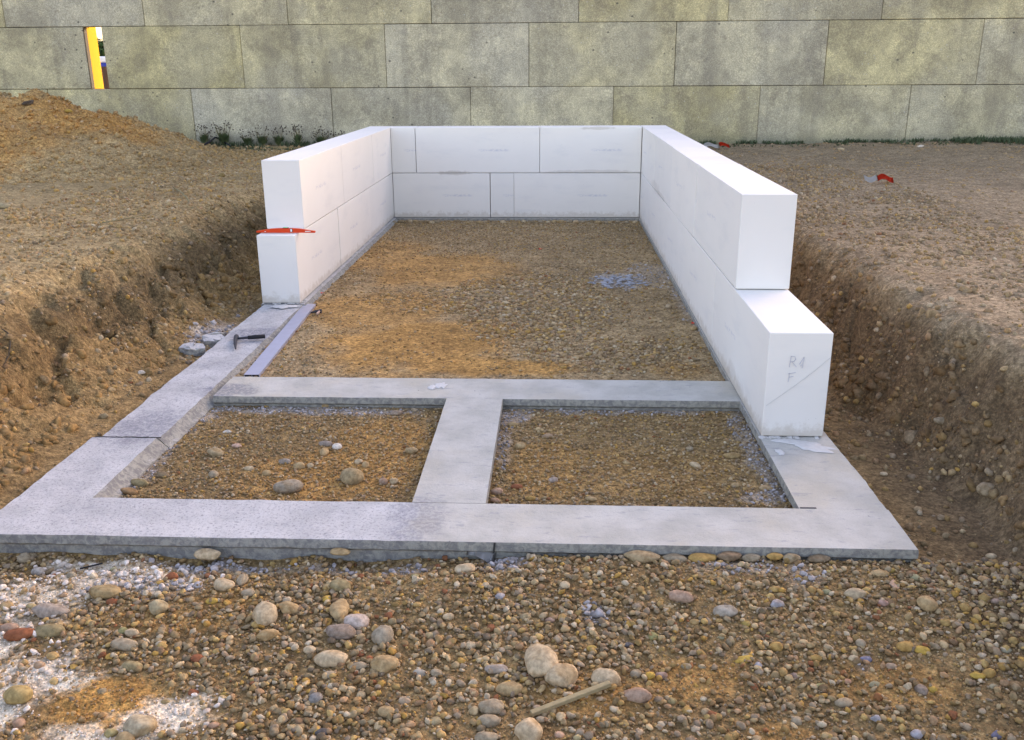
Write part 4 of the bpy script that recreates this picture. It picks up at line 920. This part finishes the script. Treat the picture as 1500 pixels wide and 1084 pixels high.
# cables, roots
def cable(P, rad, label, cat, name, mat):
    bm = bmesh.new(); bm_tube(bm, P, rad, 7); o = link(name, bm_mesh(name, bm, True), mat); props(o, label, cat)
def onground(L, lift=.01): return [tuple(np.array(hit(a, b))+np.array([0, 0, lift+(c if True else 0)])) for a, b, c in L]
cable(onground([(300, 214, 0), (308, 213, .03), (316, 212, .09), (324, 213, .08), (332, 215, .03), (338, 216, 0)], .02), .014, 'dark bent pipe arching over the ground at the concrete wall foot', 'pipe', 'bent_pipe', M['rubber'])
cable(onground([(256, 277, .0), (265, 287, .03), (274, 296, .03), (284, 309, .0)]), .006, 'thin dry twig sticking out of the left bank rim', 'twig', 'twig', M['straw'])
cable(onground([(3, 482, .0), (12, 490, .01), (16, 505, .01), (13, 522, .005), (4, 537, .0)], 0.), .0035, 'dark curved root on the left bank at the picture edge', 'root', 'root', M['seed'])
cable(onground([(150, 330, .01), (175, 327, .015), (200, 322, .015), (222, 316, .01)]), .004, 'thin long root lying on the left ground above the bank', 'root', 'root', M['straw'])
cable(onground([(118, 838, .004), (138, 834, .006), (151, 830, .004)]), .003, 'short dark wire on the white dust below the footing', 'wire', 'wire', M['rubber'])
# torn sheet end sticking out under the footing
bm = bmesh.new(); A = []
for i in range(9):
    t = i/8; A.append((bm.verts.new((-.055+.10*t, -.012*math.sin(t*3)-.02*t, .012*math.sin(t*4)-.02*t)), bm.verts.new((-.05+.10*t, .03, .006))))
for p, q_ in zip(A, A[1:]): bm.faces.new((p[0], q_[0], q_[1], p[1]))
bmesh.ops.solidify(bm, geom=bm.faces[:], thickness=.0015)
o = link('foil_scrap', bm_mesh('foil_scrap', bm, True), M['tape_w']); o.location = (1.585, YF-.012, -.045); props(o, 'torn pale foil scrap sticking out under the front footing by the crack', 'foil scrap')

# ------------------------------------------------------------------ weeds and grass at the wall foot
def leafmesh(bm, base, n, h, spread, wd, droop=.3):
    for k in range(n):
        a = random.uniform(0, 6.28); r = spread*random.random()**.7; tip = Vector((math.cos(a)*r, math.sin(a)*r, h*random.uniform(.5, 1))); mid = tip*.55+Vector((0, 0, h*.12))
        side = Vector((-math.sin(a), math.cos(a), 0))*wd*random.uniform(.6, 1.2)
        b = Vector(base); v = [bm.verts.new(b-side*.5), bm.verts.new(b+side*.5), bm.verts.new(b+mid+side*.6), bm.verts.new(b+mid-side*.6), bm.verts.new(b+tip)]
        bm.faces.new((v[0], v[1], v[2], v[3])); bm.faces.new((v[3], v[2], v[4]))
def weed(x, h, wd, label):
    y = wall_pt(x)-.10-random.random()*.08; z = float(ground(x, y)); r = empty('weed', (x, y, z)); props(r, label, 'weed', None)
    s = bmesh.new(); hd = bmesh.new(); lf = bmesh.new()
    for k in range(random.randint(8, 12)):
        a = random.uniform(-wd, wd); b = random.uniform(-.06, .04); hh = h*random.uniform(.55, 1.0); top = Vector((a, b, hh))
        bm_tube(s, [(a*.2, b*.2, 0), (a*.6, b*.6, hh*.55), top], [.006, .0045, .003], 4, False)
        for q in range(4):
            c = top+Vector((random.gauss(0, .035), random.gauss(0, .02), random.gauss(0, .03))); V, F = ICO[1]
            vv = [hd.verts.new(c+Vector(v)*random.uniform(.006, .014)) for v in V]
            for f in F: hd.faces.new([vv[i] for i in f])
        leafmesh(lf, (a*.5, b*.5, hh*.2), 5, hh*.5, .09, .018)
    leafmesh(lf, (0, 0, 0), 120, h*.62, wd*.9, .020)
    link('stem', bm_mesh('stem', s), M['straw'], r); props(link('seed_head', bm_mesh('seed_head', hd), M['seed'], r), kind='stuff'); link('foliage', bm_mesh('foliage', lf), M['leaf'], r)
WL = [(-3.52, .30, .11, 'leftmost dark weed next to the panel joint at the wall foot'), (-3.25, .34, .14, 'tallest dark weed, second from the left at the wall foot'), (-2.86, .22, .10, 'short weed with thin heads, third from left at the wall foot'), (-2.62, .26, .13, 'bushy green weed in the middle of the row at the wall foot'),
      (-2.38, .27, .12, 'dense weed right of the bushy middle one at the wall foot'), (-2.08, .31, .09, 'slim weed with a raised dark head at the wall foot'), (-1.72, .24, .12, 'low weed with scattered heads, second from right at the wall foot'), (-1.46, .22, .11, 'rightmost reddish weed just above the white wall edge')]
for a in WL: weed(*a)
def grass(name, label, spots, n):
    bm = bmesh.new()
    for k in range(n):
        x0, x1, d0, d1, h = random.choice(spots); x = random.uniform(x0, x1); y = wall_pt(x)-random.uniform(d0, d1)
        if float(perlin(x*2.2, y*2.2, 3.)) < -.12: continue
        leafmesh(bm, (x, y, float(ground(np.array(x), np.array(y)))), 4, h*random.uniform(.4, 1), .05, .008)
    o = link(name, bm_mesh(name, bm), M['grass']); props(o, label, 'grass', kind='stuff')
grass('grass_left', 'sparse green grass below the weeds at the wall foot', [(-3.6, -1.2, .03, .3, .10), (-3.2, -1.4, .3, .9, .06)], 700)
grass('grass_right', 'thin strip of green grass along the wall foot at the right', [(3.9, 9.2, .02, .16, .08), (3.9, 9.2, .02, .6, .045), (7.6, 9.4, .02, .45, .11)], 1700)

# ------------------------------------------------------------------ what shows through the slot in the wall
post = bmesh.new(); bm_box(post, (0, 0, 0), (.16, .22, 5.2), None, .004)
o = empty('yellow_post'); link('post', bm_mesh('post', post), M['yellow'], o)
post = bmesh.new(); bm_box(post, (.089, -.095, -.605), (.010, .24, .882), None, .002); link('flange', bm_mesh('flange', post), M['yellow'], o); o.location = (-5.352, 4.235, 2.4); o.rotation_euler = (0, 0, ang); props(o, 'bright yellow post seen through the slot in the concrete wall', 'post')
def thru(Y, px, py): d = ray(px, py); t = (Y-CAM[1])/d[1]; return CAM+d*t
def van():
    c = thru(30, 150, 95); z0 = float(ground(np.array(c[0]), np.array(c[1]), False)); r = empty('van', (c[0], 30, z0)); props(r, 'blue van with a white roof parked beyond the concrete wall', 'van')
    top = thru(30, 150, 83)[2]-z0
    def bx(nm, cc, s, m, bev=.05):
        b = bmesh.new(); bm_box(b, cc, s, None, bev, 2); link(nm, bm_mesh(nm, b), m, r)
    bx('body', (0, 0, (top-.25)/2+.15), (4.8, 1.9, top-.55), M['blue'], .12); bx('roof', (0, 0, top-.13), (4.5, 1.8, .26), M['white'], .08); bx('window', (-1.6, -.955, top-.75), (.9, .02, .5), M['glass'], .005); bx('window', (-.4, -.955, top-.75), (1.1, .02, .4), M['glass'], .005)
    for sx in (-1.5, 1.5):
        for sy in (-.85, .85):
            b = bmesh.new(); bm_tube(b, [(sx, sy-.12, .33), (sx, sy+.12, .33)], .33, 16); link('wheel', bm_mesh('wheel', b), M['tyre'], r)
van()
def board_fence():
    c = thru(20, 152, 100); z0 = float(ground(np.array(c[0]), np.array(20.), False)); top = thru(20, 152, 97)[2]-z0
    r = empty('board_fence', (c[0], 20, z0)); props(r, 'low brown board fence beyond the slot in the concrete wall', 'fence')
    b = bmesh.new(); bm_box(b, (0, 0, 0), (.145, .025, top), None, .003); me = bm_mesh('board', b); me.materials.append(M['brown'])
    for k in range(-9, 10):
        o = bpy.data.objects.new('board', me); COL.objects.link(o); o.parent = r; o.location = (k*.152, 0, top/2+random.uniform(-.02, .01))
    b = bmesh.new(); bm_box(b, (0, .04, top*.3), (2.95, .05, .08)); bm_box(b, (0, .04, top*.8), (2.95, .05, .08)); link('rail', bm_mesh('rail', b), M['brown'], r)
board_fence()
def tree(x, y, h, label):
    z0 = float(ground(np.array(x), np.array(y), False)); r = empty('tree', (x, y, z0)); props(r, label, 'tree')
    b = bmesh.new(); bm_tube(b, [(0, 0, -.1), (.05, 0, h*.3), (0, .1, h*.62), (.1, 0, h*.9)], [.16, .12, .08, .03], 8)
    for k in range(6): a = k*1.1; bm_tube(b, [(0, 0, h*(.3+.07*k)), (math.cos(a)*h*.16, math.sin(a)*h*.16, h*(.45+.07*k)), (math.cos(a)*h*.3, math.sin(a)*h*.3, h*(.55+.06*k))], [.06, .04, .015], 6)
    link('trunk', bm_mesh('trunk', b, True), M['bark'], r)
    n = 9000; cl = R.normal(0, 1, (60, 3))*np.array([.20, .20, .17])*h+np.array([0, 0, h*.62]); c = cl[R.randint(0, 60, n)]+R.normal(0, .055*h, (n, 3))
    c[:, 2] = np.clip(c[:, 2], h*.2, h); d = R.normal(size=(n, 2, 3))*.05
    V = np.stack([c-d[:, 0], c+d[:, 1], c+d[:, 0], c-d[:, 1]], 1).reshape(-1, 3); F = np.arange(n*4).reshape(-1, 4)
    link('crown', mesh_np('crown', V, F), M['crown'], r)
for (px, Y, py, lb) in ((142, 38, 40, 'nearer green tree seen beyond the slot in the wall'), (160, 44, 50, 'farther green tree seen beyond the slot in the wall')):
    c = thru(Y, px, py+14); z0 = .5; tree(c[0]+(1.2 if px > 150 else .6), Y, c[2]-z0, lb)
